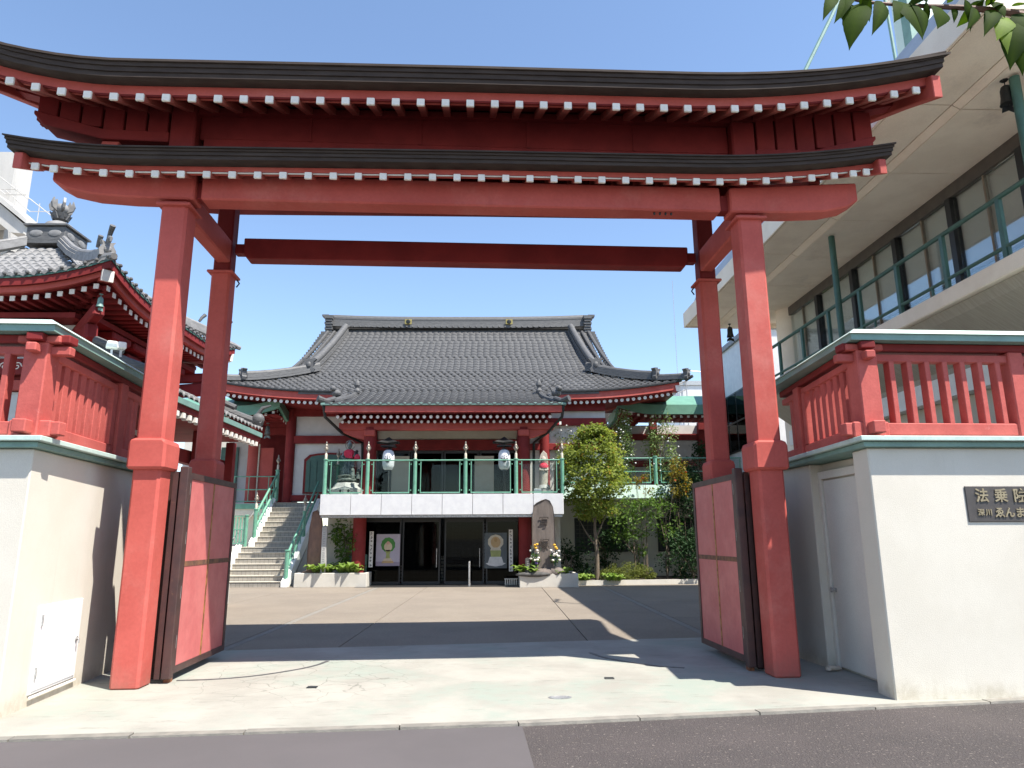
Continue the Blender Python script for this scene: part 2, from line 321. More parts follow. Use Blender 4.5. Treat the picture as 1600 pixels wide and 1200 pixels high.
# ------------------------------------------------------------------ ground, road, apron, courtyard
GA = R(2.5); GO = Vector((-0.30, 8.53, 0))
GX = Vector((math.cos(GA), math.sin(GA), 0)); GY = Vector((-math.sin(GA), math.cos(GA), 0))
def G(x, y, z=0): return GO+GX*x+GY*y+Vector((0, 0, z))
ASPH = mat('asphalt', (0.082, 0.067, 0.063), (0.066, 0.055, 0.052), rough=0.9, scale=0.8, fine=60, bump=1.0, bumpdist=0.03, c3=(0.24, 0.205, 0.175), s3=30, t3=(0.57, 0.66))
ASPH2 = mat('smooth_asphalt', (0.098, 0.086, 0.086), (0.087, 0.077, 0.077), rough=0.9, scale=0.6, fine=240, bump=0.35)
GROUNDM = mat('packed_ground', (0.32, 0.30, 0.265), (0.27, 0.25, 0.22), rough=0.95, scale=0.4)
def apron_mat():
    m = mat('worn_apron_concrete', (0.345, 0.33, 0.285), (0.275, 0.262, 0.225), rough=0.85, scale=0.9, fine=90, bump=0.25, c3=(0.265, 0.295, 0.25), s3=0.6, t3=(0.46, 0.66))
    nt = m.node_tree; n = nt.nodes; l = nt.links; b = n['Principled BSDF']
    src = b.inputs['Base Color'].links[0].from_socket
    tc = n.new('ShaderNodeTexCoord')
    # fine crazing, only in the patch beside the left column and a thin scatter elsewhere
    vo = n.new('ShaderNodeTexVoronoi'); vo.feature = 'DISTANCE_TO_EDGE'; vo.inputs['Scale'].default_value = 3.1
    no = n.new('ShaderNodeTexNoise'); no.inputs['Scale'].default_value = 5; no.inputs['Detail'].default_value = 5
    mxv = n.new('ShaderNodeMix'); mxv.data_type = 'RGBA'; mxv.inputs['Factor'].default_value = 0.12
    l.new(tc.outputs['Object'], mxv.inputs[6]); l.new(tc.outputs['Object'], no.inputs['Vector']); l.new(no.outputs['Color'], mxv.inputs[7]); l.new(mxv.outputs[2], vo.inputs['Vector'])
    cr = n.new('ShaderNodeMapRange'); cr.inputs['From Min'].default_value = 0.004; cr.inputs['From Max'].default_value = 0.016; cr.inputs['To Min'].default_value = 1; cr.inputs['To Max'].default_value = 0
    l.new(vo.outputs['Distance'], cr.inputs['Value'])
    ds = n.new('ShaderNodeVectorMath'); ds.operation = 'DISTANCE'; ds.inputs[1].default_value = (-2.0, 0.5, 0)
    l.new(tc.outputs['Object'], ds.inputs[0])
    fo = n.new('ShaderNodeMapRange'); fo.inputs['From Min'].default_value = 0.9; fo.inputs['From Max'].default_value = 1.7; fo.inputs['To Min'].default_value = 0.75; fo.inputs['To Max'].default_value = 0.0
    l.new(ds.outputs['Value'], fo.inputs['Value'])
    mu = n.new('ShaderNodeMath'); mu.operation = 'MULTIPLY'; l.new(cr.outputs[0], mu.inputs[0]); l.new(fo.outputs[0], mu.inputs[1])
    # dark scuffs dragged along the street edge
    sc = n.new('ShaderNodeTexNoise'); sc.inputs['Scale'].default_value = 1.0; sc.inputs['Detail'].default_value = 9; sc.inputs['Roughness'].default_value = 0.75
    mp = n.new('ShaderNodeMapping'); mp.inputs['Scale'].default_value = (1.6, 9, 1); mp.inputs['Rotation'].default_value = (0, 0, 0.12)
    l.new(tc.outputs['Object'], mp.inputs['Vector']); l.new(mp.outputs[0], sc.inputs['Vector'])
    s2 = n.new('ShaderNodeMapRange'); s2.inputs['From Min'].default_value = 0.57; s2.inputs['From Max'].default_value = 0.70; s2.inputs['To Max'].default_value = 0.75
    l.new(sc.outputs[0], s2.inputs['Value'])
    mxx = n.new('ShaderNodeMath'); mxx.operation = 'MAXIMUM'; l.new(mu.outputs[0], mxx.inputs[0]); l.new(s2.outputs[0], mxx.inputs[1])
    mx = n.new('ShaderNodeMix'); mx.data_type = 'RGBA'; l.new(mxx.outputs[0], mx.inputs['Factor']); l.new(src, mx.inputs[6]); mx.inputs[7].default_value = (0.13, 0.125, 0.105, 1)
    l.new(mx.outputs[2], b.inputs['Base Color']); return m
APRON = apron_mat()
SLAB = mat('exposed_aggregate_slab', (0.215, 0.18, 0.14), (0.19, 0.158, 0.124), rough=0.9, scale=0.7, fine=60, bump=0.7, c3=(0.30, 0.26, 0.215), s3=45, t3=(0.55, 0.63), vary=0.03)
STRIP = mat('channel_cover_concrete', (0.225, 0.205, 0.175), (0.195, 0.178, 0.152), rough=0.9, scale=2, fine=60, bump=0.2)

struct(MB().sheet([(-900, -900, -0.03), (900, -900, -0.03), (900, 900, -0.03), (-900, 900, -0.03)]).build('ground', GROUNDM))
# road edge follows the kerb line
E0, E1, E2 = G(-14, -2.50, 0), G(0.38, -1.97, 0), G(14, -1.10, 0)
E0 = Vector((-14.0, 5.45, 0)); E1 = Vector((0.17, 6.58, 0)); E2 = Vector((14, 8.55, 0))
def lerp(a, b, t): return a+(b-a)*t
road = struct(MB().sheet([(-60, -12, 0), (60, -12, 0), (60, 12.5, 0), tuple(E2), tuple(E1), tuple(E0), (-60, 1.8, 0)]).build('road', ASPH))
struct(MB().sheet([(-60, -12, .004), (0.55, -12, .004), (0.26, 5.2, .004), tuple(E1+Vector((0.03, 0, .004))), tuple(E0+Vector((0, 0, .004))), (-60, 1.8, .004)]).build('road_resurfaced_strip', ASPH2))
def L(p): d = Vector(p)-GO; return (d.dot(GX), d.dot(GY), p[2])
C0 = Vector((-5.6, 10.74, 0)); C1 = Vector((4.9, 12.13, 0))   # courtyard front edge
pts = [L(E0+Vector((0, .12, .012))), L(E1+Vector((0, .12, .012))), L(E2+Vector((0, .12, .012))), L((14, 13, .012)), L(C1+Vector((0, 0, .012))), L(C0+Vector((0, 0, .012))), L((-14, 9.6, .012))]
AP = struct(MB().sheet(pts).build('apron', APRON, None, loc=GO, rot=(0, 0, GA)))
# kerb stones: flush strip, uneven lengths
kb = struct(bpy.data.objects.new('kerb', None)); col.objects.link(kb)
KERB = mat('kerb_stone', (0.25, 0.23, 0.195), (0.18, 0.168, 0.145), rough=0.9, scale=5, fine=80, bump=0.5, vary=0.10)
def kerb_run(a, b, n, seed):
    r = random.Random(seed); ts = [0]
    for i in range(n): ts.append(ts[-1]+r.uniform(.8, 1.2))
    ts = [t/ts[-1] for t in ts]
    for i in range(n):
        p = lerp(a, b, ts[i]); q = lerp(a, b, ts[i+1]); d = (q-p).normalized(); w = Vector((-d.y, d.x, 0))
        p = p+d*.006; q = q-d*.006; h = r.uniform(.017, .026)
        m = MB().hexa([p+Vector((0, 0, -.02)), q+Vector((0, 0, -.02)), q+w*.115+Vector((0, 0, -.02)), p+w*.115+Vector((0, 0, -.02)), p+w*.006+Vector((0, 0, h)), q+w*.006+Vector((0, 0, h)), q+w*.115+Vector((0, 0, h)), p+w*.115+Vector((0, 0, h))])
        m.build('kerb_stone', KERB, kb)
kerb_run(Vector((-9.6, 5.80, 0)), E1, 9, 3); kerb_run(E1, Vector((9.0, 7.84, 0)), 8, 5)
# courtyard: bed + slabs with open joints
CY = struct(bpy.data.objects.new('courtyard', None)); col.objects.link(CY)
MB().sheet([(-13, 9.9, -.012), (9.5, 12.8, -.012), (9.5, 31, -.012), (-13, 31, -.012)]).build('joint_bed', mat('joint_sand', (0.09, 0.08, 0.07), rough=0.95), CY)
def front_y(x): return C0.y+(C1.y-C0.y)*(x-C0.x)/(C1.x-C0.x)
xs = [(-12.6, -6.8, SLAB), (-6.8, -4.17, SLAB), (-4.17, -4.02, STRIP), (-4.02, -2.42, SLAB), (-2.42, 1.40, SLAB), (1.40, 3.38, SLAB), (3.38, 3.53, STRIP), (3.53, 9.0, SLAB)]
ys = [None, 14.9, 18.5, 22.1, 26.0]
for x0, x1, m in xs:
    for j in range(4):
        a0 = front_y(x0)+.012 if j == 0 else ys[j]; a1 = front_y(x1)+.012 if j == 0 else ys[j]; b = ys[j+1]
        g = .008; h = .004+rng.uniform(0, .004)
        s = MB().hexa([(x0+g, a0+g, -.05), (x1-g, a1+g, -.05), (x1-g, b-g, -.05), (x0+g, b-g, -.05), (x0+g, a0+g, h), (x1-g, a1+g, h), (x1-g, b-g, h), (x0+g, b-g, h)])
        s.build('paving_slab' if m is SLAB else 'channel_cover', m, CY, bevel=.004)
# door guide tracks set in the apron, small floor plates
TRACK = mat('steel_track', (0.16, 0.15, 0.15), (0.11, 0.105, 0.10), rough=0.5, metal=0.5, scale=10)
def spline(pts, n=8):
    out = []; P = [Vector(p) for p in pts]; P = [P[0]*2-P[1]]+P+[P[-1]*2-P[-2]]
    for i in range(1, len(P)-2):
        for k in range(n):
            t = k/n; a, b, c, d = P[i-1], P[i], P[i+1], P[i+2]
            out.append(0.5*((2*b)+(c-a)*t+(2*a-5*b+4*c-d)*t*t+(3*b-a-3*c+d)*t**3))
    out.append(P[-2]); return out
def track(pts, label):
    ps = spline([Vector((x, y, .016)) for x, y in pts]); m = MB(); secs = []
    for i, p in enumerate(ps):
        d = (ps[min(i+1, len(ps)-1)]-ps[max(i-1, 0)]).normalized(); w = Vector((-d.y, d.x, 0))*.022
        secs.append([p-w-Vector((0, 0, .01)), p+w-Vector((0, 0, .01)), p+w+Vector((0, 0, .002)), p-w+Vector((0, 0, .002))])
    return tag(m.sweep(secs).build('door_track', TRACK), label, 'track', 'curved door guide tracks in the apron')
track([(-3.72, 8.70), (-3.3, 8.76), (-2.9, 8.95), (-2.55, 9.3), (-2.36, 9.62), (-2.28, 9.95)], 'curved steel door track in the concrete by the left door leaf')
track([(2.3, 9.22), (2.0, 9.36), (1.68, 9.68), (1.42, 10.05), (1.28, 10.45)], 'curved steel door track in the concrete in front of the right door leaf')
for p, lb in (((-2.05, 8.25), 'small dark floor plate set in the apron nearer the left column'), ((1.27, 8.60), 'small dark floor plate set in the apron nearer the right column')):
    f = MB().box(-.055, .055, -.04, .04, 0, .018); t = f.build('floor_plate', IRON, None, bevel=.004, loc=(p[0], p[1], .004)); tag(t, lb, 'floor plate', 'floor plates in the apron')
dm = MB(); dm.lathe([(.11, 0), (.12, .017), (.095, .019), (.085, .015)], n=20, sy=.6); tag(dm.build('drain_cover', STEEL, None, loc=(.62, 7.64, .0)), 'small oval metal drain cover near the kerb in the middle of the apron', 'drain cover')

# ------------------------------------------------------------------ the gate
gate = thing('temple_gate', 'tall red wooden temple gate with two tiers of brown upturned roof', 'gate', GO, GA)
CXL, CXR, CW = -3.79, 3.625, 0.16
for cx in (CXL, CXR):
    c = MB().box(cx-CW, cx+CW, -CW, CW, 0.0, 5.785).build('column', RED, gate, bevel=.03)
    MB().prism([(cx-.215, 2.40), (cx+.215, 2.40), (cx+.215, 2.72), (cx+.175, 2.76), (cx-.175, 2.76), (cx-.215, 2.72)], 'y', -.215, .215).build('collar', RED, c, bevel=.03)
    MB().box(cx-CW-.05, cx+CW+.05, -CW-.05, CW+.05, 5.70, 5.74).build('column_cap', RED, c, bevel=.01)
RYC = 1.75
for cx, s in ((-3.80, -1), (3.66, 1)):
    c = MB().box(cx-.14, cx+.14, RYC-.14, RYC+.14, 0, 5.55).build('rear_column', RED, gate, bevel=.03)
    MB().prism([(cx-.19, 2.33), (cx+.19, 2.33), (cx+.19, 2.67), (cx+.155, 2.71), (cx-.155, 2.71), (cx-.19, 2.67)], 'y', RYC-.19, RYC+.19).build('collar', RED, c, bevel=.025)
    MB().box(cx-.19, cx+.19, RYC-.19, RYC+.19, 5.5, 5.54).build('column_cap', RED, c, bevel=.01)
    MB().box(cx-.125, cx+.125, RYC-.125, RYC+.125, 5.552, 7.3).build('upper_post', DRED, c, bevel=.02)
    # tie beam front to rear
    MB().box(cx-.10+s*-.03, cx+.10+s*-.03, .165, RYC-.141, 5.66, 6.02).build('tie_beam', RED, gate, bevel=.02)
    MB().tube([(cx-s*.19, RYC+.03, 5.46), (cx-s*.23, RYC+.03, 5.40), (cx-s*.19, RYC+.03, 5.34)], .012, 6).build('hook', IRON, c)
# rear cross beam with notched ends
rb = MB().prism([(-3.50, 5.84), (-3.44, 5.75), (3.30, 5.75), (3.36, 5.84), (3.36, 6.08), (-3.50, 6.08)], 'y', RYC-.12, RYC+.12).build('rear_beam', DRED, gate, bevel=.012)
MB().box(-3.64, 3.5, RYC-.07, RYC+.07, 5.85, 6.0).build('tenon', DRED, rb)
# main beam and its cantilevered ends
MB().box(-3.47, 3.23, -.19, .10, 5.79, 6.14).build('main_beam', RED, gate, bevel=.02)
MB().prism([(-3.55, 5.79), (-4.35, 5.80), (-4.8, 5.83), (-5.12, 5.90), (-5.30, 6.0), (-5.30, 6.2), (-3.55, 6.14)], 'y', -.19, .10).build('cantilever_beam', RED, gate, bevel=.02)
MB().prism([(3.36, 5.79), (4.15, 5.80), (4.65, 5.83), (4.95, 5.90), (5.12, 6.0), (5.12, 6.26), (3.36, 6.14)], 'y', -.19, .10).build('cantilever_beam', RED, gate, bevel=.02)
MB().box(-3.57, 3.38, -.10, .06, 5.84, 6.06).build('inner_beam', DRED, gate)
def up(x, base, amp, reach):
    if x < 0:
        t = max(0, (-x-4.1)/1.95); return amp*.95*t*t+.016*x
    t = max(0, (x-base)/reach); return amp*1.06*t*t+.010*x
XC = -0.06
def eave(zf, ly, x0, x1, amp, base, reach, name_pref, rows, raft_len, raft_rise, tipz, tips, rw, redh, fasc, ends):
    """one roof tier: rafters with white tips, white board, red eave board, layered dark fascia"""
    N = 34; X = [x0+(x1-x0)*i/N for i in range(N+1)]
    U = lambda x: up(x-XC, base, amp, reach)
    rm = MB().hexa([(-rw/2, 0, -rw/2), (rw/2, 0, -rw/2), (rw/2, raft_len, -rw/2+raft_rise), (-rw/2, raft_len, -rw/2+raft_rise), (-rw/2, 0, rw/2), (rw/2, 0, rw/2), (rw/2, raft_len, rw/2+raft_rise), (-rw/2, raft_len, rw/2+raft_rise)]).mesh('rafter', RED)
    cm = MB().box(-rw/2-.003, rw/2+.003, -.014, 0.02, -rw/2-.003, rw/2+.003).mesh('white_tip', CAPW, bevel=.006)
    for x in tips:
        o = inst('rafter', rm, gate, (x, ly+.15, tipz+U(x)))
        inst('white_tip', cm, o)
    def ribbon(y0, y1, z0, z1, nm, m, xa=x0, xb=x1, rise=0):
        secs = []
        for i in range(N+1):
            x = xa+(xb-xa)*i/N; u = U(x)
            secs.append([(x, y0, z0+u), (x, y1, z0+u+rise), (x, y1, z1+u+rise), (x, y0, z1+u)])
        return MB().sweep(secs).build(nm, m, gate)
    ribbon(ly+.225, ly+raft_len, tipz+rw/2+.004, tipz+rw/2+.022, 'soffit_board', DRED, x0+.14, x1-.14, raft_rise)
    ribbon(ly+.20, ly+.218, tipz+rw/2+.006, tipz+rw/2+.018, 'white_board', CAPW if ly > -.8 else DRED, x0+.14, x1-.14)
    ribbon(ly+.20, ly+.30, tipz+rw/2+.026, tipz+rw/2+.026+redh, 'eave_board', RED, x0+.12, x1-.12)
    z = tipz+rw/2+.028+redh; k = 0
    for hgt in fasc:
        ribbon(ly+.03-.018*k, ly+.40, z, z+hgt-.004, 'fascia_layer', COPB, x0-.012*k, x1+.012*k); z += hgt; k += 1
    return z
def frange(a, b, n): return [a+(b-a)*i/(n-1) for i in range(n)]
LY = -.62
zt = eave(0, LY, -5.62, 5.40, .24, 2.9, 2.7, 'lower', 1,   .75, .36, 6.03, [-5.34, -5.12]+frange(-4.84, 4.66, 32)+[4.92, 5.10], .082, .066, [.05, .045, .035], None)
lower_z = zt
UY = -1.0
zt2 = eave(0, UY, -6.12, 5.98, .40, 2.7, 3.35, 'upper', 1, 1.6, .72, 6.82, frange(-5.83, 5.66, 39), .088, .115, [.062, .062, .05, .02], None)
# roof sheets above the fascia
def roof_sheet(prof, x0, x1, amp, base, reach, nm, th=.06):
    secs = []
    for i in range(41):
        x = x0+(x1-x0)*i/40; u = up(x-XC, base, amp, reach)
        secs.append([(x, y, z+u*(1 if abs(y-prof[0][0]) < .1 or abs(y-prof[-1][0]) < .1 else .8)) for y, z in prof]+[(x, y, z-th+u*(1 if abs(y-prof[0][0]) < .1 or abs(y-prof[-1][0]) < .1 else .8)) for y, z in reversed(prof)])
    return MB().sweep(secs).build(nm, COPB, gate)
roof_sheet([(LY-.03, lower_z+.012), (-.3, lower_z+.12), (.1, lower_z+.34)], -5.66, 5.44, .24, 2.9, 2.7, 'lower_roof', .02)
roof_sheet([(UY-.03, zt2+.012), (-.3, zt2+.28), (.45, zt2+.62), (1.10, zt2+.92), (1.75, zt2+.74), (2.5, zt2+.52), (3.16, 7.58)], -6.16, 6.06, .36, 2.7, 3.35, 'upper_roof', .03)
MB().sweep([[(x, .95, zt2+.86+up(x-XC, 2.7, .3, 3.35)), (x, 1.25, zt2+.86+up(x-XC, 2.7, .3, 3.35)), (x, 1.22, zt2+1.06+up(x-XC, 2.7, .3, 3.35)), (x, .98, zt2+1.06+up(x-XC, 2.7, .3, 3.35))] for x in frange(-5.4, 5.3, 25)]).build('ridge_cap', COPB, gate)
# rear eave closing pieces
def rear_ribbon(y0, y1, z0, z1, nm, m, xa, xb, rise=0.0):
    MB().sweep([[(x, y0, z0+up(x-XC, 2.7, .36, 3.35)+rise), (x, y1, z0+up(x-XC, 2.7, .36, 3.35)), (x, y1, z1+up(x-XC, 2.7, .36, 3.35)), (x, y0, z1+up(x-XC, 2.7, .36, 3.35)+rise)] for x in frange(xa, xb, 30)]).build(nm, m, gate)
rear_ribbon(2.7, 3.1, 7.27, 7.55, 'rear_fascia', COPB, -6.12, 6.02)
rear_ribbon(1.6, 3.05, 7.20, 7.26, 'rear_soffit', DRED, -5.98, 5.88, .25)
# upper frame: posts, beams, stepped bracket ends; eave shade put into their darker red
for cx in (CXL, CXR):
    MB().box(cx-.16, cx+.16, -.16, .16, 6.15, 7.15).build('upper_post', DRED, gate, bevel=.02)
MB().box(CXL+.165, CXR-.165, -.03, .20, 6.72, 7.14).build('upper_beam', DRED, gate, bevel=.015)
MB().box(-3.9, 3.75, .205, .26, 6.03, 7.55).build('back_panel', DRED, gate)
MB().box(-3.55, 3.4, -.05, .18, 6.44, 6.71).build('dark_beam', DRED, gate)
for x in (-2.2, -.75, .7, 2.15): MB().box(x-.02, x+.02, -.045, -.032, 6.725, 7.135).build('beam_batten', DRED, gate)
for s, cx in ((-1, CXL), (1, CXR)):
    e = cx+s*1.88
    a = cx+s*.17; q = sorted
    MB().prism([(a, 6.60), (cx+s*1.0, 6.62), (cx+s*1.75, 6.80), (e, 6.95), (e, 7.0), (cx+s*1.0, 6.76), (a, 6.74)], 'y', -.15, .18).build('bracket_beam', DRED, gate, bevel=.01)
    MB().prism([(cx+s*.9, 6.28), (cx+s*1.05, 6.28), (cx+s*1.02, 6.615), (cx+s*.8, 6.615)], 'y', -.10, .1).build('bracket_foot', RED, gate, bevel=.01)
    for i in range(6):
        x = cx+s*(.33+.28*i); MB().box(x-.125, x+.125, -.12, .1, 6.72+.03*i*(i > 2), 7.28+.02*i).build('bracket_board', DRED, gate, bevel=.008)
    MB().box(min(cx+s*.2, cx+s*1.95), max(cx+s*.2, cx+s*1.95), .11, .17, 6.95, 7.5).build('bracket_backing', DRED, gate)
# long purlins that carry the upper rafters
def purlin(y, z0, z1, x0, x1, nm):
    MB().sweep([[(x, y-.09, z0+up(x-XC, 2.7, .36, 3.35)), (x, y+.09, z0+up(x-XC, 2.7, .36, 3.35)), (x, y+.09, z1+up(x-XC, 2.7, .36, 3.35)), (x, y-.09, z1+up(x-XC, 2.7, .36, 3.35))] for x in frange(x0, x1, 30)]).build(nm, DRED, gate)
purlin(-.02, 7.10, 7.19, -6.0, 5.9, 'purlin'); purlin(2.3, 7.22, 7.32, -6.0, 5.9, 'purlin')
# barge boards closing the ends
for x, s in ((-6.02, -1), (5.90, 1)):
    u = up(x-XC, 2.7, .36, 3.35)
    MB().prism([(UY+.08, 6.66+u), (-.2, 6.96+u), (1.1, 7.45+u), (2.4, 7.2+u), (3.0, 7.1+u), (3.0, 7.4+u), (1.1, 7.72+u), (UY+.08, 6.98+u)], 'x', x-.06, x+.06).build('barge_board', RED, gate, bevel=.01)
for x in (-5.50, 5.28):
    u = up(x-XC, 2.9, .24, 2.7)
    MB().prism([(LY+.06, 5.93+u), (-.1, 6.14+u), (-.1, 6.40+u), (LY+.06, 6.14+u)], 'x', x-.05, x+.05).build('barge_board', RED, gate, bevel=.01)
# bird spikes / small bolts under the beam near the right column
for i in range(4): MB().lathe([(.012, 0), (.016, .02), (.01, .035)], (2.35+.075*i, -.12, 5.755), 8).build('bolt', IRON, gate)
# door leaves, folded back along the passage
def door_leaf(x, y0, y1, s, label):
    z0, z1 = .10, 2.40; t = .03
    fr = MB(); w = .075
    fr.box(x-t, x+t, y0, y0+w, z0, z1); fr.box(x-t, x+t, y1-w, y1, z0, z1); fr.box(x-t, x+t, y0+w, y1-w, z1-w, z1); fr.box(x-t, x+t, y0+w, y1-w, z0, z0+w)
    d = fr.build('gate_door', BROWN, gate); d['label'] = label
    ym = (y0+y1)/2; zm = 1.32
    for a, b in ((y0+w, ym-.018), (ym+.018, y1-w)):
        for c, e in ((z0+w, zm-.03), (zm+.03, z1-w)):
            MB().box(x-.018, x+.018, a, b, c, e).build('door_panel', PINK, d)
    MB().box(x-.024, x+.024, ym-.018, ym+.018, z0+w, z1-w).build('brass_strip', BRASS, d)
    MB().box(x-.0225, x+.0225, y0+w, y1-w, zm-.03, zm+.03).build('middle_rail', mat('rusted_rail', (0.22, 0.10, 0.05), (0.10, 0.05, 0.035), rough=.7, scale=12), d)
    MB().box(x-.05, x+.05, y0-.115, y0-.008, .06, 2.46).build('hinge_post', BROWN, d, bevel=.008)
    MB().box(x-s*.012-.03, x-s*.012+.03, y0-.05, y0+.06, .0, .06).build('pivot_shoe', mat('rust', (0.28, 0.11, 0.05), (0.16, 0.06, 0.03), rough=.8, scale=20), d)
    for z in (.45, 1.0, 1.62, 2.2):
        MB().tube([(x+s*.035, y0-.004, z-.07), (x+s*.035, y0-.004, z+.07)], .014, 8).build('hinge', STEEL, d)
    # second folded leaf behind
    MB().box(x-s*.16-.025, x-s*.16+.025, y0+.16, y1-.1, .1, 2.36).build('folded_leaf', BROWN, d, bevel=.006)
    MB().box(x-s*.10-.03, x-s*.10+.03, y0-.10, y0-.02, .06, 2.40).build('jamb_post', BROWN, d)
for x0, x1 in ((-3.86, -3.56), (3.47, 3.72)):  # brown panels added to stand in for shade between column and door
    MB().box(x0, x1, .34, .385, .03, 2.42).build('gap_shade_panel', BROWN, gate, bevel=.006)
door_leaf(-3.47, .24, 2.0, 1, 'left red panelled door leaf folded open, half in sun')
door_leaf(3.37, .36, 2.05, -1, 'right red panelled door leaf folded open, in shade')
# ------------------------------------------------------------------ flanking walls with red balustrades
def wing(s, cx, cy, bx, by, far, zoff, wl, bl):
    """s=-1 left, +1 right; (cx,cy) street corner, (bx,by) where the return meets the gate"""
    w = thing('boundary_wall', wl, 'wall', GO, GA)
    H = 2.50+zoff
    def quadwall(poly, z0, z1, nm, m, bev=.012): return MB().prism(poly, 'z', z0, z1).build(nm, m, w, bevel=bev)
    if s < 0:
        body = quadwall([(cx, cy), (bx, by), (far, by), (far, cy)], 0, H, 'wall_body', PLASTER)
    else:
        body = quadwall([(cx, cy), (cx+.03, cy+.36), (cx+.34, cy+.37), (bx+.12, by-.60), (bx-.03, by-.59), (bx-.04, by+.5), (far, by+.5), (far, cy)], 0, H, 'wall_body', PLASTER)
    # coping: dark green drip edge and a pale cap following front and return
    o = .11
    def ring(off, z0, z1, nm, m):
        a = (cx-s*off, cy-off); b = (bx-s*off, by+.55); c = (bx+s*.55, by+.55); d = (far, by+.55); e = (far, cy-off)
        MB().prism([a, b, d, e], 'z', z0, z1).build(nm, m, w, bevel=.006)
    ring(.07, H+.004, H+.06, 'coping_drip', MINTD); ring(.13, H+.064, H+.115, 'coping_cap', MINT)
    # balustrade
    b = thing('red_balustrade', bl, 'balustrade', GO, GA)
    z0 = H+.125
    cz = z0+.96
    px, py = cx+s*.12, cy+.12                     # corner post centre
    qx, qy = bx+s*.12, by-.12
    D = Vector((qx-px, qy-py, 0)); Ln = D.length; D.normalize(); W = Vector((-D.y, D.x, 0))
    ang = math.atan2(D.y, D.x)
    def post(x, y, hw=.105, a=0):
        m = MB().box(-hw, hw, -hw, hw, z0, cz).build('post', REDW, b, bevel=.012, loc=(x, y, 0), rot=(0, 0, a)); return m
    post(px, py, .115)
    run = abs(far-px); n = int(run/.205)
    # front rails
    sx = sorted((px-s*.30, far))
    MB().box(sx[0], sx[1], py-.065, py+.065, z0+.02, z0+.155).build('bottom_rail', REDW, b, bevel=.01)
    MB().box(px-s*.02-.20, px-s*.02+.20, py-.085, py+.085, z0+.0, z0+.165).build('corner_block', REDW, b, bevel=.012)
    MB().box(sx[0], sx[1], py-.05, py+.05, cz-.12, cz-.03).build('top_rail', REDW, b, bevel=.01)
    MB().box(min(px-s*.22, px+s*.2), max(px-s*.22, px+s*.2), py-.11, py+.11, cz-.005, cz+.07).build('bracket', REDW, b, bevel=.012)
    MB().box(sx[0]+.05, sx[1], py-.08, py+.08, cz+.0, cz+.085).build('plate', DRED, b, bevel=.01)
    bm_ = MB().box(-.03, .03, -.058, .058, z0+.15, cz-.11).mesh('baluster', REDW, bevel=.006)
    k = 0
    for i in range(1, n):
        x = px+s*(.10+.205*i)
        if i % 9 == 8: post(x, py, .085)
        else: inst('baluster', bm_, b, (x, py, 0))
    # return rails
    def rail(hw, za, zb, nm, m, e0=0, e1=0, bev=.01):
        P = Vector((px, py, 0))-D*e0; Q = Vector((qx, qy, 0))+D*e1; w2 = W*hw
        MB().hexa([P-w2+Vector((0, 0, za)), Q-w2+Vector((0, 0, za)), Q+w2+Vector((0, 0, za)), P+w2+Vector((0, 0, za)), P-w2+Vector((0, 0, zb)), Q-w2+Vector((0, 0, zb)), Q+w2+Vector((0, 0, zb)), P+w2+Vector((0, 0, zb))]).build(nm, m, b, bevel=bev)
    rail(.065, z0+.022, z0+.153, 'bottom_rail', REDW, .26, .5); rail(.05, cz-.118, cz-.032, 'top_rail', REDW, .24, .5); rail(.079, cz+.002, cz+.083, 'plate', DRED, .2, .5)
    m = 0
    for i in range(1, 13):
        d = .115+.198*i
        if d > Ln+.3: break
        p = Vector((px, py, 0))+D*d
        if i in (9,): post(p.x, p.y, .10, ang)
        elif i == 8: inst('baluster', bm_, b, p, (0, 0, ang+math.pi/2), (2.4, 1, 1))
        else: inst('baluster', bm_, b, p, (0, 0, ang+math.pi/2))
    # cap: green drip and pale ridge, mitred at the corner
    def cap(off, za, zb, nm, m, top=None):
        top = off if top is None else top
        def ringp(o_, z): return [(cx-s*o_+s*.1, cy-o_+.1, z), (bx-s*o_+s*.1, by+.55, z), (bx+s*(.14+o_), by+.55, z), (cx+s*(.14+o_), cy+.14+o_, z), (far, cy+.14+o_, z), (far, cy-o_+.1, z)]
        A = ringp(off, za); B = ringp(top, zb); v = A+B; n6 = 6
        MB().add(v, [tuple(range(6))[::-1], tuple(range(6, 12))]+[(i, (i+1) % 6, 6+(i+1) % 6, 6+i) for i in range(6)]).build(nm, m, b)
    cap(.19, cz+.088, cz+.155, 'cap_drip', MINTD); cap(.215, cz+.158, cz+.235, 'cap_top', MINT, .10)
    return w, b
wL, bL = wing(-1, -4.32, -1.42, -4.50, 1.1, -12.0, -.02, 'cream plastered boundary wall on the left of the gate with a white hatch', 'red slatted balustrade with green cap on the left boundary wall')
wR, bR = wing(1, 4.17, -1.34, 4.42, 1.0, 12.0, .02, 'cream plastered boundary wall on the right of the gate with a narrow door', 'red slatted balustrade with green cap on the right boundary wall')
# hatch on the left return wall
A = Vector((-4.32, -1.42, 0)); B = Vector((-4.50, 1.1, 0)); dv = (B-A).normalized(); nv = Vector((dv.y, -dv.x, 0))
if nv.x < 0: nv = -nv
ha = math.atan2(dv.y, dv.x)
def hl(u, v, o=0): return A+dv*u+nv*o+Vector((0, 0, v))
hatch = MB().box(0, .95, -.012, .03, 0, .84).build('hatch', mat('hatch_white', (0.80, 0.80, 0.79), (0.76, 0.76, 0.75), rough=.4, scale=3), wL, bevel=.006, loc=hl(.50, .12, .002), rot=(0, 0, ha))
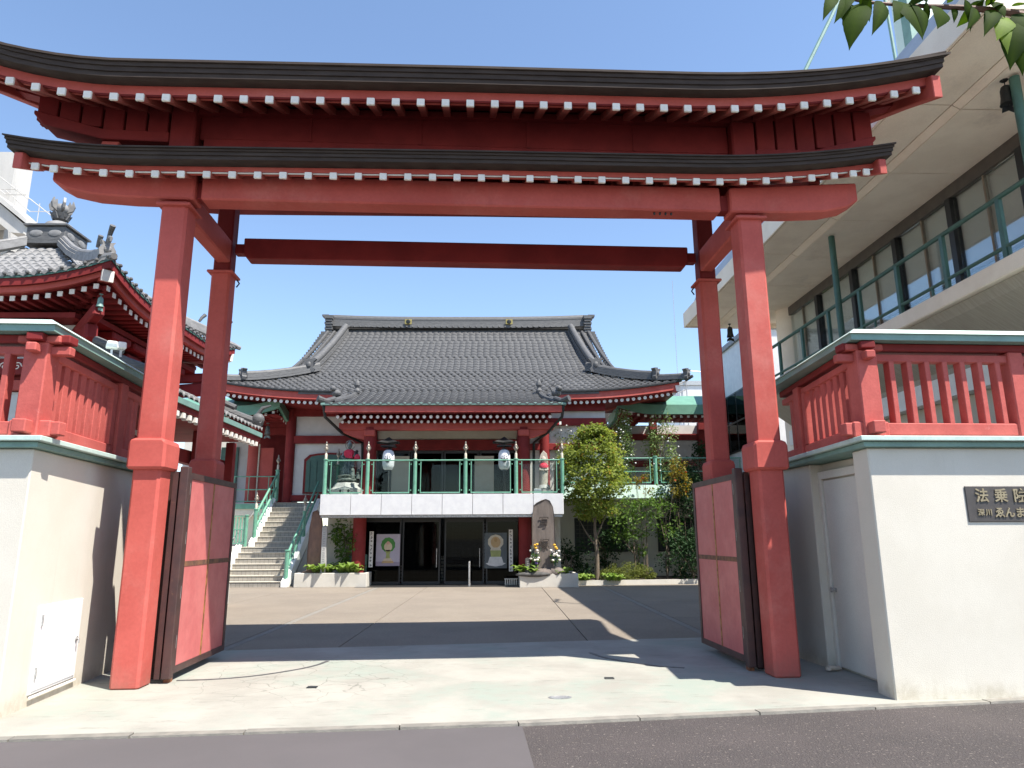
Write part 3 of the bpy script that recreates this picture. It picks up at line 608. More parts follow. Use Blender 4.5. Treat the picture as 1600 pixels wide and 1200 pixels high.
# local -y of the hatch faces out of the wall
MB().box(.03, .92, -.022, -.013, .03, .81).build('hatch_leaf', MATS['hatch_white'], hatch, bevel=.004)
for z in (.14, .64): MB().tube([(.045, -.03, z), (.045, -.03, z+.11)], .012, 8).build('hinge', STEEL, hatch)
MB().box(.0, .95, -.03, -.015, -.03, -.012).build('bottom_lip', MATS['hatch_white'], hatch)
hk = MB(); hk.lathe([(.026, -.004), (.026, .012)], n=12); hk.tube([(0, 0, .012), (0, 0, .03), (.0, -.05, .034)], .009, 8)
hk.build('latch', STEEL, hatch, loc=(.85, -.022, .42), rot=(R(90), 0, 0))
# narrow service door in the right return wall
A2 = Vector((4.51, -.97, 0)); B2 = Vector((4.54, .40, 0))
dr = MB().box(-.02, .02, 0, 1.10, .04, 2.30).build('service_door', mat('door_grey_white', (0.72, 0.68, 0.61), (0.68, 0.64, 0.57), rough=.45, scale=2), wR, bevel=.004, loc=(4.503, -.78, 0), rot=(0, 0, R(-1.2)))
fr = MB(); fr.box(-.045, .0, 1.12, 1.22, 0, 2.42); fr.box(-.045, .0, -.09, -.015, 0, 2.42); fr.box(-.045, .0, -.015, 1.12, 2.32, 2.42); fr.build('door_frame', MATS['door_grey_white'], dr, bevel=.004)
kn = MB(); kn.lathe([(.028, 0), (.028, .008), (.01, .012), (.01, .04), (.028, .045), (.03, .065), (.015, .075)], n=14); kn.build('knob', STEEL, dr, loc=(-.02, 1.04, .95), rot=(0, R(-90), 0))
# outdoor tap / pipe stub at the foot of the door
pp = MB(); pp.tube([(0, 0, 0), (-.05, -.02, .0), (-.16, -.05, .01)], .028, 10); pp.lathe([(.04, -.01), (.04, .02)], (-.16, -.05, .0), 10)
tag(pp.build('pipe_stub', mat('pale_pipe', (0.62, 0.52, 0.42), rough=.5), None, smooth=True, loc=G(4.43, .22, .045), rot=(0, 0, GA)), 'short pale pipe stub on the ground at the foot of the service door', 'pipe')
# name plaque
pl = thing('name_plaque', 'dark bronze name plaque with raised gold characters on the right boundary wall', 'plaque', G(5.74, -1.34, 0), GA)
MB().box(-.56, .56, -.014, .0, 1.74, 2.115).build('plate', PLAQ, pl, bevel=.006)
def plq(t, x, z, s, dy=-.018):
    me = text_mesh(t, s, .006, GILT); inst('lettering', me, pl, (x, dy, z), (R(90), 0, 0))
for t, x in (('法', -.385), ('乗', -.175), ('院', .035)): plq(t, x, 2.005, .15)
for t, x in (('深', -.42), ('川', -.335)): plq(t, x, 1.835, .075)
for t, x in (('ゑ', -.215), ('ん', -.105), ('ま', .01), ('堂', .125)): plq(t, x, 1.83, .115)
# twin floodlights and a camera clamped to the left balustrade cap
def flood(p, label, rz):
    f = thing('floodlight', label, 'floodlight', p, rz, None)
    MB().box(-.012, .012, -.012, .012, 0, .12).build('stem', STEEL, f)
    MB().prism([(-.07, .10), (.07, .10), (.055, .19), (-.055, .19)], 'y', -.05, .05).build('housing', WHITE, f, bevel=.012)
    MB().box(-.058, .058, -.058, -.052, .11, .165).build('lens', WGLASS, f)
p0 = G(-4.43, .02, 2.48+.105+.96+.24)
flood(p0, 'white floodlight on the left balustrade cap, the nearer and lower of the pair', R(30))
flood(p0+GY*.22+Vector((0, 0, .05)), 'white floodlight on the left balustrade cap, the farther and higher of the pair', R(-50))
# ------------------------------------------------------------------ main hall
HX = -1.95
hall = thing('main_hall', 'two-storey temple hall with sweeping grey tiled roof, red timber and white balcony', 'temple hall', (HX, 24.5, 0))
# local frame: x from the hall axis, y from the balcony front plane (world y-24.5)
YR = 8.5                                     # ridge line
def drop(d): return .96*d-.0392*d*d
ZR = 11.62
def eup(x, d): t = max(0, (abs(x)-4.6)/4.6); return .42*t*t*min(1, max(0, (d-3.0)/3.0))
def roof_pt(x, d, h=0): return (x, YR-d, ZR-drop(d)+eup(x, d)+h)
def half(d):
    if d <= 3.9: return 6.25+.10*d
    if d <= 6.0: return 5.95+(d-3.9)*1.55
    return 4.18
def tile_field(pt, rows, pitch=.285, step=.03, amp=.026, seg=5, xr=None):
    """courses of pantiles: every tile has its wave, its raised lower lip and its own thickness"""
    m = MB()
    for (d0, d1, xa, xb) in rows:
        n = max(1, int(round((xb-xa)/pitch))); N = n*seg; w = (xb-xa)/N
        top = []; bot = []; lip = []
        for i in range(N+1):
            x = xa+w*i; ph = (i % seg)/seg
            wv = amp*math.sin(2*math.pi*ph)+amp*.5*math.cos(4*math.pi*ph)
            jt = .006*math.sin(x*7.3+d0*11.1)
            top.append(pt(x, d0, wv)); bot.append(pt(x, d1, wv+step+jt)); lip.append(pt(x, d1, wv-.012))
        o = len(m.v); m.v += top+bot+lip; k = N+1
        for i in range(N): m.f += [(o+i, o+i+1, o+k+i+1, o+k+i), (o+k+i, o+k+i+1, o+2*k+i+1, o+2*k+i)]
    return m
rows = []; d = .25
while d < 6.0-.01:
    e = min(6.0, d+.235); hw = half((d+e)/2); rows.append((d, e, -hw, hw)); d = e
rows2 = []
while d < 8.42:
    e = d+.235; rows2.append((d, e, -4.18, 4.18)); d = e
main_roof = MB().sweep([[roof_pt(x, 0, -.05), roof_pt(x, 2, -.05), roof_pt(x, 4, -.05), roof_pt(x, 6, -.05), roof_pt(x, 6, -.16), roof_pt(x, 4, -.2), roof_pt(x, 2, -.2), roof_pt(x, 0, -.2)] for x in frange(-5.9, 5.9, 9)]).build('roof', RIDGE, hall)
o = tile_field(roof_pt, rows).build('roof_tiles', TILE, main_roof, smooth='sharp'); stuff(o)
o = tile_field(roof_pt, rows2).build('porch_roof_tiles', TILE, main_roof, smooth='sharp'); stuff(o)
# hip corners, side slopes and back slope as plain tiled sheets
sd = MB()
for s in (-1, 1):
    a = [roof_pt(s*(5.95+(k-3.9)*1.55), k, -.01) for k in (3.9, 4.6, 5.3, 6.0)]
    b = [(s*(5.95+(k-3.9)*1.55), 2*YR-(YR-k), p[2]) for k, p in zip((3.9, 4.6, 5.3, 6.0), a)]
    for i in range(3): sd.add([a[i], a[i+1], b[i+1], b[i]], [(0, 1, 2, 3)])
for i in range(12):
    d0, d1 = i*.5, i*.5+.5
    for x0, x1 in ((-half(d0+.2), 0), (0, half(d0+.2))):
        p = [roof_pt(x0, d0), roof_pt(x1, d0), roof_pt(x1, d1), roof_pt(x0, d1)]
        sd.add([(q[0], 2*YR-q[1], q[2]) for q in p], [(0, 1, 2, 3)])
sd.build('far_roof_slopes', TILE, main_roof)
MB().prism([(-4.2, 7.4), (0, 11.5), (4.2, 7.4)], 'x', -5.7, 5.7).build('gable_core', PLASTG, hall, loc=(0, YR, 0))
# ridges
def ridge(pts, w, h, nm, m=RIDGE, cap=True, layers=4):
    for k in range(layers):
        ww = w*(1-.10*k) if k < layers-1 else w*.62
        secs = []
        for i, p in enumerate(pts):
            p = Vector(p); dd = (Vector(pts[min(i+1, len(pts)-1)])-Vector(pts[max(i-1, 0)])).normalized(); side = Vector((dd.y, -dd.x, 0))
            if side.length < .1: side = Vector((1, 0, 0))
            side.normalize(); side *= ww/2; z0 = Vector((0, 0, h*k/layers)); z1 = Vector((0, 0, h*(k+1)/layers-.008))
            secs.append([p-side+z0, p+side+z0, p+side*.96+z1, p-side*.96+z1])
        MB().sweep(secs).build(nm, m, main_roof)
    if cap:
        MB().tube([Vector(p)+Vector((0, 0, h)) for p in pts], w*.30, 8).build('ridge_roll', m, main_roof, smooth=True)
rp = []
for i in range(13):
    x = -6.15+12.3*i/12; rp.append((x, YR, ZR-.02+.10*(abs(x)/6.15)**3))
ridge(rp, .55, .48, 'ridge_course', layers=6)
# row of small round eave ends under the main ridge, and gold crests
rr = MB()
for i in range(41): rr.lathe([(.045, 0), (.06, .02), (.05, .05)], (-5.6+11.2*i/40, YR-.36, ZR-.02), 8)
stuff(rr.build('ridge_end_tiles', RIDGE, main_roof))
for x in (-2.45, 2.45):
    c = MB(); c.box(x-.17, x+.17, YR-.33, YR-.28, ZR+.14, ZR+.40); c.build('crest', GOLD, main_roof, bevel=.02)
    c2 = MB(); c2.ball((x, YR-.335, ZR+.27), (.11, .02, .11)); c2.build('crest_flower', IRON, main_roof)
def ogre(p, w, h, m=RIDGE, depth=.18, rz=0):
    """ridge-end ornament: stepped body, curling top horns, round boss"""
    b = MB(); b.prism([(-w*.5, 0), (w*.5, 0), (w*.62, h*.22), (w*.42, h*.38), (w*.46, h*.72), (w*.75, h*.92), (w*.55, h*1.0), (w*.18, h*.88), (0, h*1.06), (-w*.18, h*.88), (-w*.55, h*1.0), (-w*.75, h*.92), (-w*.46, h*.72), (-w*.42, h*.38), (-w*.62, h*.22)], 'y', -depth/2, depth/2)
    b.ball((0, -depth*.5, h*.5), (w*.26, depth*.4, h*.22), 10, 6)
    return b.build('ridge_ornament', m, main_roof, loc=p, rot=(0, 0, rz))
for s in (-1, 1):
    # stacked gable-end ornament on the main ridge
    g = MB()
    for k in range(6): g.box(-.16-.03*(k % 2), .16+.03*(k % 2), -.32-.03*k, .32+.03*k, .13*k-.35, .13*k-.35+.10)
    g.box(-.2, .3, -.36, .36, .42, .50); g.box(.05, .38, -.2, .2, .5, .58)
    g.build('gable_ornament', RIDGE, main_roof, loc=(s*6.28, YR, ZR+.1), rot=(0, 0, 0 if s > 0 else math.pi))
    # descending ridges with rounded top roll
    dp = [roof_pt(s*(5.45+.09*k), .35+k*.5, .02) for k in range(8)]
    ridge(dp, .34, .30, 'descending_ridge', layers=3)
    MB().tube([Vector(p)+Vector((0, 0, .34)) for p in dp], .15, 10).build('ridge_roll', RIDGE, main_roof, smooth=True)
    e = dp[-1]; ogre((e[0], e[1]-.18, e[2]-.05), .42, .62)
    for q in (5.98, 6.30):
        MB().tube([roof_pt(s*(q+.09*k), .35+k*.5, .07) for k in range(8)], .085, 8).build('verge_roll', TILE, main_roof, smooth=True)
    v = MB()
    for k in range(17):
        p = roof_pt(s*(6.47+.10*(.3+k*.215)), .3+k*.215, .0); v.box(p[0]-.13, p[0]+.13, p[1]-.08, p[1]+.09, p[2]-.08, p[2]+.05)
    stuff(v.build('verge_tiles', RIDGE, main_roof))
    # corner hip ridges: two tiers with horned ends
    hp = [roof_pt(s*(5.95+(k-3.9)*1.55), k, .02) for k in (3.75, 4.1, 4.45, 4.8, 5.1, 5.35)]
    ridge(hp, .34, .30, 'hip_ridge', layers=3)
    e = Vector(hp[-1]); ogre((e.x+s*.12, e.y-.1, e.z+.02), .30, .46, rz=s*.8)
    hp2 = [roof_pt(s*(5.95+(k-3.9)*1.55), k, .02) for k in (5.3, 5.6, 5.9, 6.08)]
    ridge(hp2, .28, .18, 'hip_ridge', layers=2)
    e = Vector(hp2[-1]); ogre((e.x+s*.05, e.y-.05, e.z+.0), .26, .42, rz=s*.8)
    MB().tube([e, e+Vector((s*.25, -.2, .10))], [.10, .06], 8).build('corner_tile', TILE, main_roof)
    # porch corner ridges with beast ornaments
    pp_ = [roof_pt(s*(3.55+.12*k*k/9), 6.55+.26*k, .03) for k in range(7)]
    MB().tube(pp_, .10, 8).build('porch_ridge', TILE, main_roof, smooth=True)
    MB().tube([roof_pt(s*(3.85+.12*k*k/9), 6.75+.26*k, .02) for k in range(6)], .09, 8).build('porch_ridge', TILE, main_roof, smooth=True)
    e = Vector(pp_[0]); t = MB(); t.lathe([(.10, 0), (.13, .10), (.07, .22), (.12, .32), (.10, .42), (.03, .56)], n=10); t.tube([(0, 0, .4), (.12*s, -.03, .5), (.16*s, -.04, .62)], [.05, .04, .015], 6)
    t.build('roof_beast', RIDGE, main_roof, loc=e+Vector((-s*.05, 0, 0)))
    e = Vector(roof_pt(s*4.1, 7.3, .05)); t = MB(); t.ball((0, 0, .14), (.18, .2, .15)); t.ball((s*.1, -.14, .30), (.12, .13, .11)); t.tube([(-s*.1, .1, .2), (-s*.2, .12, .42), (-s*.05, .08, .56)], [.07, .05, .02], 6); t.tube([(s*.12, -.2, .34), (s*.2, -.24, .44)], [.03, .01], 5)
    t.build('roof_beast', RIDGE, main_roof, loc=e)
    MB().tube([roof_pt(s*4.0, 8.0, .10), roof_pt(s*4.2, 8.42, .06), (s*4.45, YR-8.6, roof_pt(4.2, 8.42)[2]+.14)], [.10, .11, .12], 10).build('corner_tile', TILE, main_roof)
# eaves: copper gutter line, red boards, white-tipped rafters
ez = roof_pt(0, 8.42)[2]
MB().box(-4.35, 4.35, YR-8.58, YR-8.40, ez-.10, ez-.015).build('porch_gutter', MINTD, hall, bevel=.015)
MB().box(-4.2, 4.2, YR-8.50, YR-8.2, ez-.34, ez-.105).build('porch_eave_board', RED, hall, bevel=.01)
MB().hexa([(-4.15, YR-8.46, ez-.38), (4.15, YR-8.46, ez-.38), (4.15, 2.8, ez+.25), (-4.15, 2.8, ez+.25), (-4.15, YR-8.46, ez-.35), (4.15, YR-8.46, ez-.35), (4.15, 2.8, ez+.28), (-4.15, 2.8, ez+.28)]).build('porch_soffit', DRED, hall)
tp = MB().lathe([(.05, 0), (.055, .02), (.055, .05)], n=10).mesh('rafter_tip', CAPW)
def rafter_row(xs, y, z, sz, ln, nm, zf=None):
    rm = MB(); tm = MB()
    for x in xs:
        zz = z+(zf(x) if zf else 0)
        rm.hexa([(x-sz, y, zz-sz), (x+sz, y, zz-sz), (x+sz, y+ln, zz-sz+ln*.3), (x-sz, y+ln, zz-sz+ln*.3), (x-sz, y, zz+sz), (x+sz, y, zz+sz), (x+sz, y+ln, zz+sz+ln*.3), (x-sz, y+ln, zz+sz+ln*.3)])
        tm.prism([(x+sz*1.12*math.cos(a*.7854+.39), zz+sz*1.12*math.sin(a*.7854+.39)) for a in range(8)], 'y', y-.02, y+.005)
    stuff(rm.build(nm+'_rafters', DRED, hall)); stuff(tm.build(nm+'_rafter_tips', CAPW, hall))
rafter_row(frange(-3.78, 3.78, 33), YR-8.30, ez-.48, .055, 1.6, 'porch_upper'); rafter_row(frange(-3.66, 3.66, 32), YR-8.05, ez-.62, .05, 1.4, 'porch_lower')
mz = roof_pt(0, 6.0)[2]
def strip(y0, y1, z0, z1, nm, m, x0=-9.1, x1=9.1):
    MB().sweep([[(x, y0, z0+eup(x, 6)), (x, y1, z0+eup(x, 6)), (x, y1, z1+eup(x, 6)), (x, y0, z1+eup(x, 6))] for x in frange(x0, x1, 25)]).build(nm, m, hall)
for a_, b_ in ((-9.2, -4.25), (4.25, 9.2)):
    strip(YR-6.06, YR-5.9, mz-.06, mz-.005, 'eave_edge', IRON, a_, b_); strip(YR-5.98, YR-5.75, mz-.34, mz-.065, 'eave_board', RED, a_*.99, b_*.99)
strip(YR-5.9, YR-2.6, mz-.40, mz-.35, 'eave_soffit', DRED)
rafter_row([x for x in frange(-8.9, 8.9, 78) if abs(x) > 3.9], YR-5.85, mz-.46, .062, 1.6, 'main', lambda x: eup(x, 6))
for s in (-1, 1): MB().bar((s*9.0, YR-5.95, mz-.30+eup(9, 6)), (s*6.5, YR-3.5, mz-.25), .2, .26).build('corner_rafter', RED, hall)
for s in (-1, 1): MB().box(s*9.03-.11, s*9.03+.11, YR-6.0, YR-5.955, mz-.42+eup(9, 6), mz-.18+eup(9, 6)).build('corner_rafter_tip', CAPW, hall)
# porch columns and beams (world y 25.4 -> local .9)
for x, xl in ((-2.72, -2.95), (2.85, 2.87)):
    MB().tube([(xl, .75, 0.0), (xl, .75, 2.4)], .23, 20).build('ground_column', DRED, hall, smooth=True)
    MB().tube([(x, .9, 3.08), (x, .9, 5.55)], .23, 20).build('porch_column', DRED, hall, smooth=True)
    MB().box(x-.20, x+.20, .62, 1.1, 5.22, 5.45).build('bracket', RED, hall, bevel=.03)
MB().box(-3.85, 3.95, .72, 1.08, 5.46, 5.72).build('porch_beam', RED, hall, bevel=.02)
for s in (-1, 1): MB().prism([(s*2.9, 5.1), (s*3.3, 5.2), (s*3.95, 5.47), (s*2.9, 5.47)], 'y', .8, 1.0).build('bracket_arm', RED, hall, bevel=.015)
MB().box(-3.6, 3.7, .80, 1.0, 5.725, 6.1).build('porch_frieze', DRED, hall)
# upper facade (local y 3.0): beige band, red posts and beams, dark glazing
FY = 3.0
FL = 4.6
MB().box(-2.9, 6.2, FY+.10, FY+.3, 3.1, 7.15).build('facade_wall', PLASTG, hall)
MB().box(-6.85, -3.25, FL+.10, FL+.3, 3.1, 7.6).build('facade_wall', PLASTG, hall)
MB().box(-3.24, -2.91, FY+.1, FL+.3, 3.1, 7.5).build('facade_wall', DRED, hall)
MB().box(-2.8, 2.65, FY+.02, FY+.098, 5.42, 5.95).build('beige_band', BEIGE, hall)
for (x0, x1, z0, z1, fy) in ((-3.2, 6.2, 5.96, 6.25, FY), (-3.2, 6.2, 6.55, 7.15, FY), (-2.9, 2.8, 4.98, 5.40, FY), (2.8, 6.2, 4.98, 5.24, FY), (-8.0, -3.26, 6.62, 7.6, FL), (-6.85, -3.26, 5.48, 5.80, FL), (-6.6, -3.26, 3.12, 3.36, FL)):
    MB().box(x0, x1, fy-.06, fy+.095, z0, z1).build('wall_beam', DRED, hall, bevel=.012)
for x, fy in ((-6.72, FL), (-3.05, FY), (2.95, FY), (3.75, FY)): MB().tube([(x, fy+.05, 3.0), (x, fy+.05, 6.9)], .2, 14).build('wall_column', DRED, hall, smooth=True)
# glazed entrance of the upper floor
for i, (x0, x1) in enumerate(((-2.8, -1.55), (-1.5, -.25), (-.2, 1.15), (1.2, 2.6))):
    f = MB(); w = .06
    f.box(x0, x0+w, FY-.02, FY+.06, 3.12, 4.96); f.box(x1-w, x1, FY-.02, FY+.06, 3.12, 4.96); f.box(x0+w, x1-w, FY-.02, FY+.06, 4.86, 4.96); f.box(x0+w, x1-w, FY-.02, FY+.06, 3.12, 3.25)
    wd = f.build('glazed_door', BLACK, hall)
    MB().box(x0+w, x1-w, FY+.01, FY+.03, 3.25, 4.86).build('pane', DGLASS, wd)
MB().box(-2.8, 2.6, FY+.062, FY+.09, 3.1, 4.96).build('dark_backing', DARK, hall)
MB().box(-2.35, -1.55, FY-.05, FY-.025, 3.3, 4.75).build('pale_blind', BEIGE, hall); MB().box(1.0, 1.75, FY-.05, FY-.025, 3.3, 4.75).build('pale_blind', BEIGE, hall)
# arched window on the left bay
def arch(x0, x1, z0, z1, nm, m, y0, y1, rise=.28):
    xm = (x0+x1)/2; pts = [(x0, z0), (x1, z0), (x1, z1-rise)]
    for t in (.1, .25, .5, .75, .9): pts.append((x1+(x0-x1)*t, z1-rise+rise*math.sin(math.pi*(.18+.64*t))/1.0))
    pts.append((x0, z1-rise)); return MB().prism(pts, 'y', y0, y1).build(nm, m, hall)
arch(-6.10, -3.95, 3.42, 5.10, 'window_frame', DRED, FL+.02, FL+.098); arch(-6.0, -4.05, 3.48, 5.02, 'arched_window', GREEND, FL-.0, FL+.018)
for x in frange(-5.85, -4.2, 7): MB().box(x-.02, x+.02, FL-.03, FL-.005, 3.5, 4.75).build('window_bar', GREEND, hall)
# downpipe from the porch gutter
for s in (-1, 1): MB().tube([(s*4.25, .0, ez-.1), (s*4.2, .1, ez-.5), (s*3.75, .8, ez-.95), (s*3.3, 2.4, 5.2), (s*3.28, 2.75, 3.2)], .055, 8).build('downpipe', IRON, hall, smooth=True)
# red lantern-like alarm lamps on the wall
for x, FYY in ((-4.5, FL), (4.25, FY)):
    MB().lathe([(.02, 0), (.07, .03), (.06, .12), (.02, .15)], (x, FYY-.2, 5.95), 10).build('alarm_lamp', CLOTH, hall)
    MB().box(x+.08, x+.16, FYY-.24, FYY-.05, 5.96, 6.08).build('lamp_box', WHITE, hall)
# balcony slab with white panels (front at local y 0)
MB().box(-4.17, 4.15, .06, 3.0, 2.40, 3.08).build('balcony_slab', PLASTG, hall)
pm = None
xsP = frange(-4.2, 4.18, 9)
for i in range(8): MB().box(xsP[i]+.008, xsP[i+1]-.008, 0, .055, 2.40, 3.10).build('balcony_panel', PANELW, hall, bevel=.005)
for i in range(3):
    MB().box(4.155, 4.19, .07+.97*i, 1.03+.97*i, 2.40, 3.10).build('balcony_panel', PANELW, hall, bevel=.005)
    MB().box(-4.21, -4.175, .07+.97*i, 1.03+.97*i, 2.40, 3.10).build('balcony_panel', PANELW, hall, bevel=.005)
MB().box(-4.16, 4.14, .04, .3, 2.31, 2.385).build('balcony_soffit_trim', STEEL, hall)
# ground floor: recessed black glazed entrance (local y 1.2)
EY = 1.25
MB().box(-4.17, -2.95, EY-.1, EY+.3, 0, 2.38).build('ground_wall', PLASTER, hall); MB().box(3.05, 4.15, EY-.1, EY+.3, 0, 2.38).build('ground_wall', PLASTER, hall)
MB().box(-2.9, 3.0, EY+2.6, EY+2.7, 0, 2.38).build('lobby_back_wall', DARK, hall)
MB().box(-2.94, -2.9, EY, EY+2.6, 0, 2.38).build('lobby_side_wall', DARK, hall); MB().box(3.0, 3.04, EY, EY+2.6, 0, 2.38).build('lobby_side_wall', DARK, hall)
LOBT = brick_mat('lobby_tile', (0.50, 0.48, 0.43), (0.42, 0.40, 0.36), (0.03, 0.03, 0.03), .13, .13, .016)
MB().box(-1.35, -.1, EY+1.6, EY+1.68, 0, .95).build('tiled_counter', LOBT, hall); MB().box(.15, 1.45, EY+1.5, EY+1.58, 0, 2.15).build('tiled_wall', LOBT, hall)
MB().box(-.5, -.36, EY+1.3, EY+1.38, .9, 2.15).build('tiled_pier', LOBT, hall); MB().box(-2.5, -1.5, EY+1.7, EY+1.78, 0, .6).build('tiled_counter', LOBT, hall)
bz = MB(); bz.lathe([(.36, 0), (.30, .15), (.26, .4), (.30, .55), (.12, .75), (.14, .85), (.10, 1.0), (.02, 1.06)], n=16); bz.build('lobby_statue', DARK, hall, loc=(.82, EY+1.25, .85))
for i, (x0, x1) in enumerate(((-2.9, -1.55), (-1.5, -.15), (.0, 1.42), (1.48, 2.98))):
    f = MB(); w = .055
    f.box(x0, x0+w, EY-.03, EY+.03, .02, 2.30); f.box(x1-w, x1, EY-.03, EY+.03, .02, 2.30); f.box(x0+w, x1-w, EY-.03, EY+.03, 2.18, 2.30); f.box(x0+w, x1-w, EY-.03, EY+.03, .02, .12)
    wd = f.build('entrance_door', BLACK, hall); MB().box(x0+w, x1-w, EY-.006, EY+.006, .12, 2.18).build('pane', DGLASS, wd)
    if i in (1, 2):
        hx = x1-.12 if i == 1 else x1-.16; MB().tube([(hx, EY-.05, .6), (hx, EY-.05, 1.25)], .016, 8).build('pull_handle', STEEL, wd)
MB().box(-2.95, 3.04, EY-.05, EY+.05, 2.302, 2.38).build('entrance_header', BLACK, hall)
MB().box(-2.9, 3.0, -.05, EY+2.6, .006, .014).build('entrance_floor', mat('dark_floor_tile', (0.05, .048, .045), (.04, .038, .036), rough=.3), hall)
# ------------------------------------------------------------------ balcony railing, lanterns, statues, signs
def finial(m, x, y, z, s=1.0):
    m.lathe([(.022, 0), (.03, .04), (.02, .06), (.035, .09), (.06, .13), (.065, .18), (.04, .22), (.05, .25), (.05, .29), (.022, .33), (.03, .37), (.006, .43)], (x, y, z), 10, s, s)
    for k in range(4):
        a = k*1.5708; m.tube([(x+.02*math.cos(a), y+.02*math.sin(a), z+.10), (x+.085*math.cos(a), y+.085*math.sin(a), z+.19), (x+.02*math.cos(a), y+.02*math.sin(a), z+.30)], .012, 5)
    return m
def rail_post(t, x, y, z, h, fin=True, r=.065):
    p = MB().tube([(x, y, z), (x, y, z+h)], r, 14).build('post', GREEN, t, smooth='sharp')
    MB().lathe([(r*1.25, 0), (r*1.3, .03), (r*.9, .045)], (x, y, z+h-.01), 14).build('post_cap', GREEN, p)
    if fin:
        MB().lathe([(.045, 0), (.045, .17), (.03, .2)], (x, y, z+h+.03), 12).build('sleeve', CREAMP, p, smooth='sharp')
        finial(MB(), x, y, z+h+.22).build('finial', SILVER, p, smooth=True)
    return p
def glass_bay(t, a, b, z0, z1, zmid=None):
    a = Vector(a); b = Vector(b); d = (b-a).normalized(); z = Vector((0, 0, 1))
    m = MB(); m.tube([a+z*z1, b+z*z1], .024, 8); m.build('top_rail', GREEN, t, smooth=True)
    f = MB(); q0 = a+d*.14; q1 = b-d*.14
    f.bar(q0+z*(z0+.02), q0+z*(z1-.04), .03, .03, up=d); f.bar(q1+z*(z0+.02), q1+z*(z1-.04), .03, .03, up=d); f.bar(q0+z*(z0+.04), q1+z*(z0+.04), .035, .04)
    if zmid: f.bar(q0+z*zmid, q1+z*zmid, .03, .03)
    for q in (q0, q1):
        for k in (z0+.12, z1-.14): f.ball(q-d*(.06 if q is q0 else -.06)+z*k, .025, 6, 4)
    fo = f.build('pane_frame', GREEN, t)
    w = d.cross(z)*.006; g = MB(); p, q = q0+d*.016, q1-d*.016
    g.hexa([p-w+z*(z0+.06), q-w+z*(z0+.06), q+w+z*(z0+.06), p+w+z*(z0+.06), p-w+z*(z1-.026), q-w+z*(z1-.026), q+w+z*(z1-.026), p+w+z*(z1-.026)])
    g.build('glass_pane', GLASS, t)
br = thing('balcony_railing', 'green glass-paned railing with ornamental silver finials along the white balcony', 'railing', (0, 24.62, 0))
bx = [-6.05, -4.58, -2.93, -1.17, .60, 2.22]
for x in bx: rail_post(br, x, 0, 3.10, 1.20)
for i in range(5): glass_bay(br, (bx[i]+.06, 0, 0), (bx[i+1]-.06, 0, 0), 3.12, 4.28)
for x in (-6.05, 2.22):
    rail_post(br, x, 1.9, 3.10, 1.20, fin=(x < 0)); glass_bay(br, (x, .06, 0), (x, 1.84, 0), 3.12, 4.28)
def lantern(x, label):
    t = thing('paper_lantern', label, 'lantern', (x, 25.0, 0), 0, 'white paper lanterns hung under small roofs')
    MB().lathe([(.10, 0), (.17, .05), (.205, .16), (.215, .36), (.205, .56), (.17, .67), (.10, .72)], (0, 0, 3.97), 24).build('lantern_body', PAPER, t, smooth=True)
    rb_ = MB()
    for k in range(13):
        z = .06+.05*k; r_ = .2165 if .16 < z < .56 else (.205 if .1 < z < .62 else .18); rb_.lathe([(r_-.004, 0), (r_, .005), (r_-.004, .010)], (0, 0, 3.965+z), 24)
    MB().lathe([(.11, 0), (.11, .03)], (0, 0, 3.945), 16).build('bottom_ring', BLACK, t); MB().lathe([(.11, 0), (.11, .04)], (0, 0, 4.685), 16).build('top_ring', BLACK, t)
    # three-leaf crest on the front
    c = MB()
    def petal(cx, cz, a, l, w):
        d = (math.cos(a), math.sin(a)); n_ = (-d[1], d[0]); pts = []
        for u, v in ((0, .25), (.35, 1), (.75, .7), (1, 0), (.75, -.7), (.35, -1), (0, -.25)): pts.append((cx+d[0]*l*u+n_[0]*w*v, cz+d[1]*l*u+n_[1]*w*v))
        yf = lambda x_: -math.sqrt(max(.001, .219**2-x_*x_))
        vs = [(px_, yf(px_)-.002, pz_) for px_, pz_ in pts]; c.add(vs, [tuple(range(7))])
    for a in (30, 90, 150): petal(0, 4.30, R(a), .12, .02)
    for a in (210, 250, 290, 330): petal(0, 4.29, R(a), .09, .018)
    for px_, pz_ in ((-.11, 4.33), (-.075, 4.40), (0, 4.43), (.075, 4.40), (.11, 4.33)): petal(px_, pz_, R(90), .055, .014)
    c.build('crest', INK, t)
    rf = MB()
    for k in range(4):
        a0, a1 = k*1.5708+.7854, (k+1)*1.5708+.7854; prev = None
        for rr_, zz in ((.05, 5.14), (.20, 5.05), (.36, 4.96), (.50, 4.90), (.57, 4.91)):
            p = [(rr_*math.cos(a0), rr_*math.sin(a0)*.8, zz+.05*(rr_ > .3)), (rr_*math.cos(a1), rr_*math.sin(a1)*.8, zz+.05*(rr_ > .3))]
            pm_ = ((p[0][0]+p[1][0])/2, (p[0][1]+p[1][1])/2, zz); row = [p[0], pm_, p[1]]
            if prev: rf.add(prev+row, [(0, 1, 4, 3), (1, 2, 5, 4)])
            prev = row
    rf.build('lantern_roof', IRON, t)
    MB().box(-.26, .26, -.2, .2, 4.80, 4.84).build('roof_frame', BLACK, t); MB().tube([(0, 0, 4.72), (0, 0, 5.16)], .018, 6).build('hanger', BLACK, t)
    MB().tube([(0, .3, 4.80), (0, .55, 4.80)], .03, 6).build('bracket', BLACK, t); MB().tube([(0, .55, 3.10), (0, .55, 4.85)], .04, 8).build('stand_pole', BLACK, t)
lantern(-3.93, 'white paper lantern with black crest, the one nearer the standing bronze statue'); lantern(.19, 'white paper lantern with black crest, the one nearer the small bibbed statue')
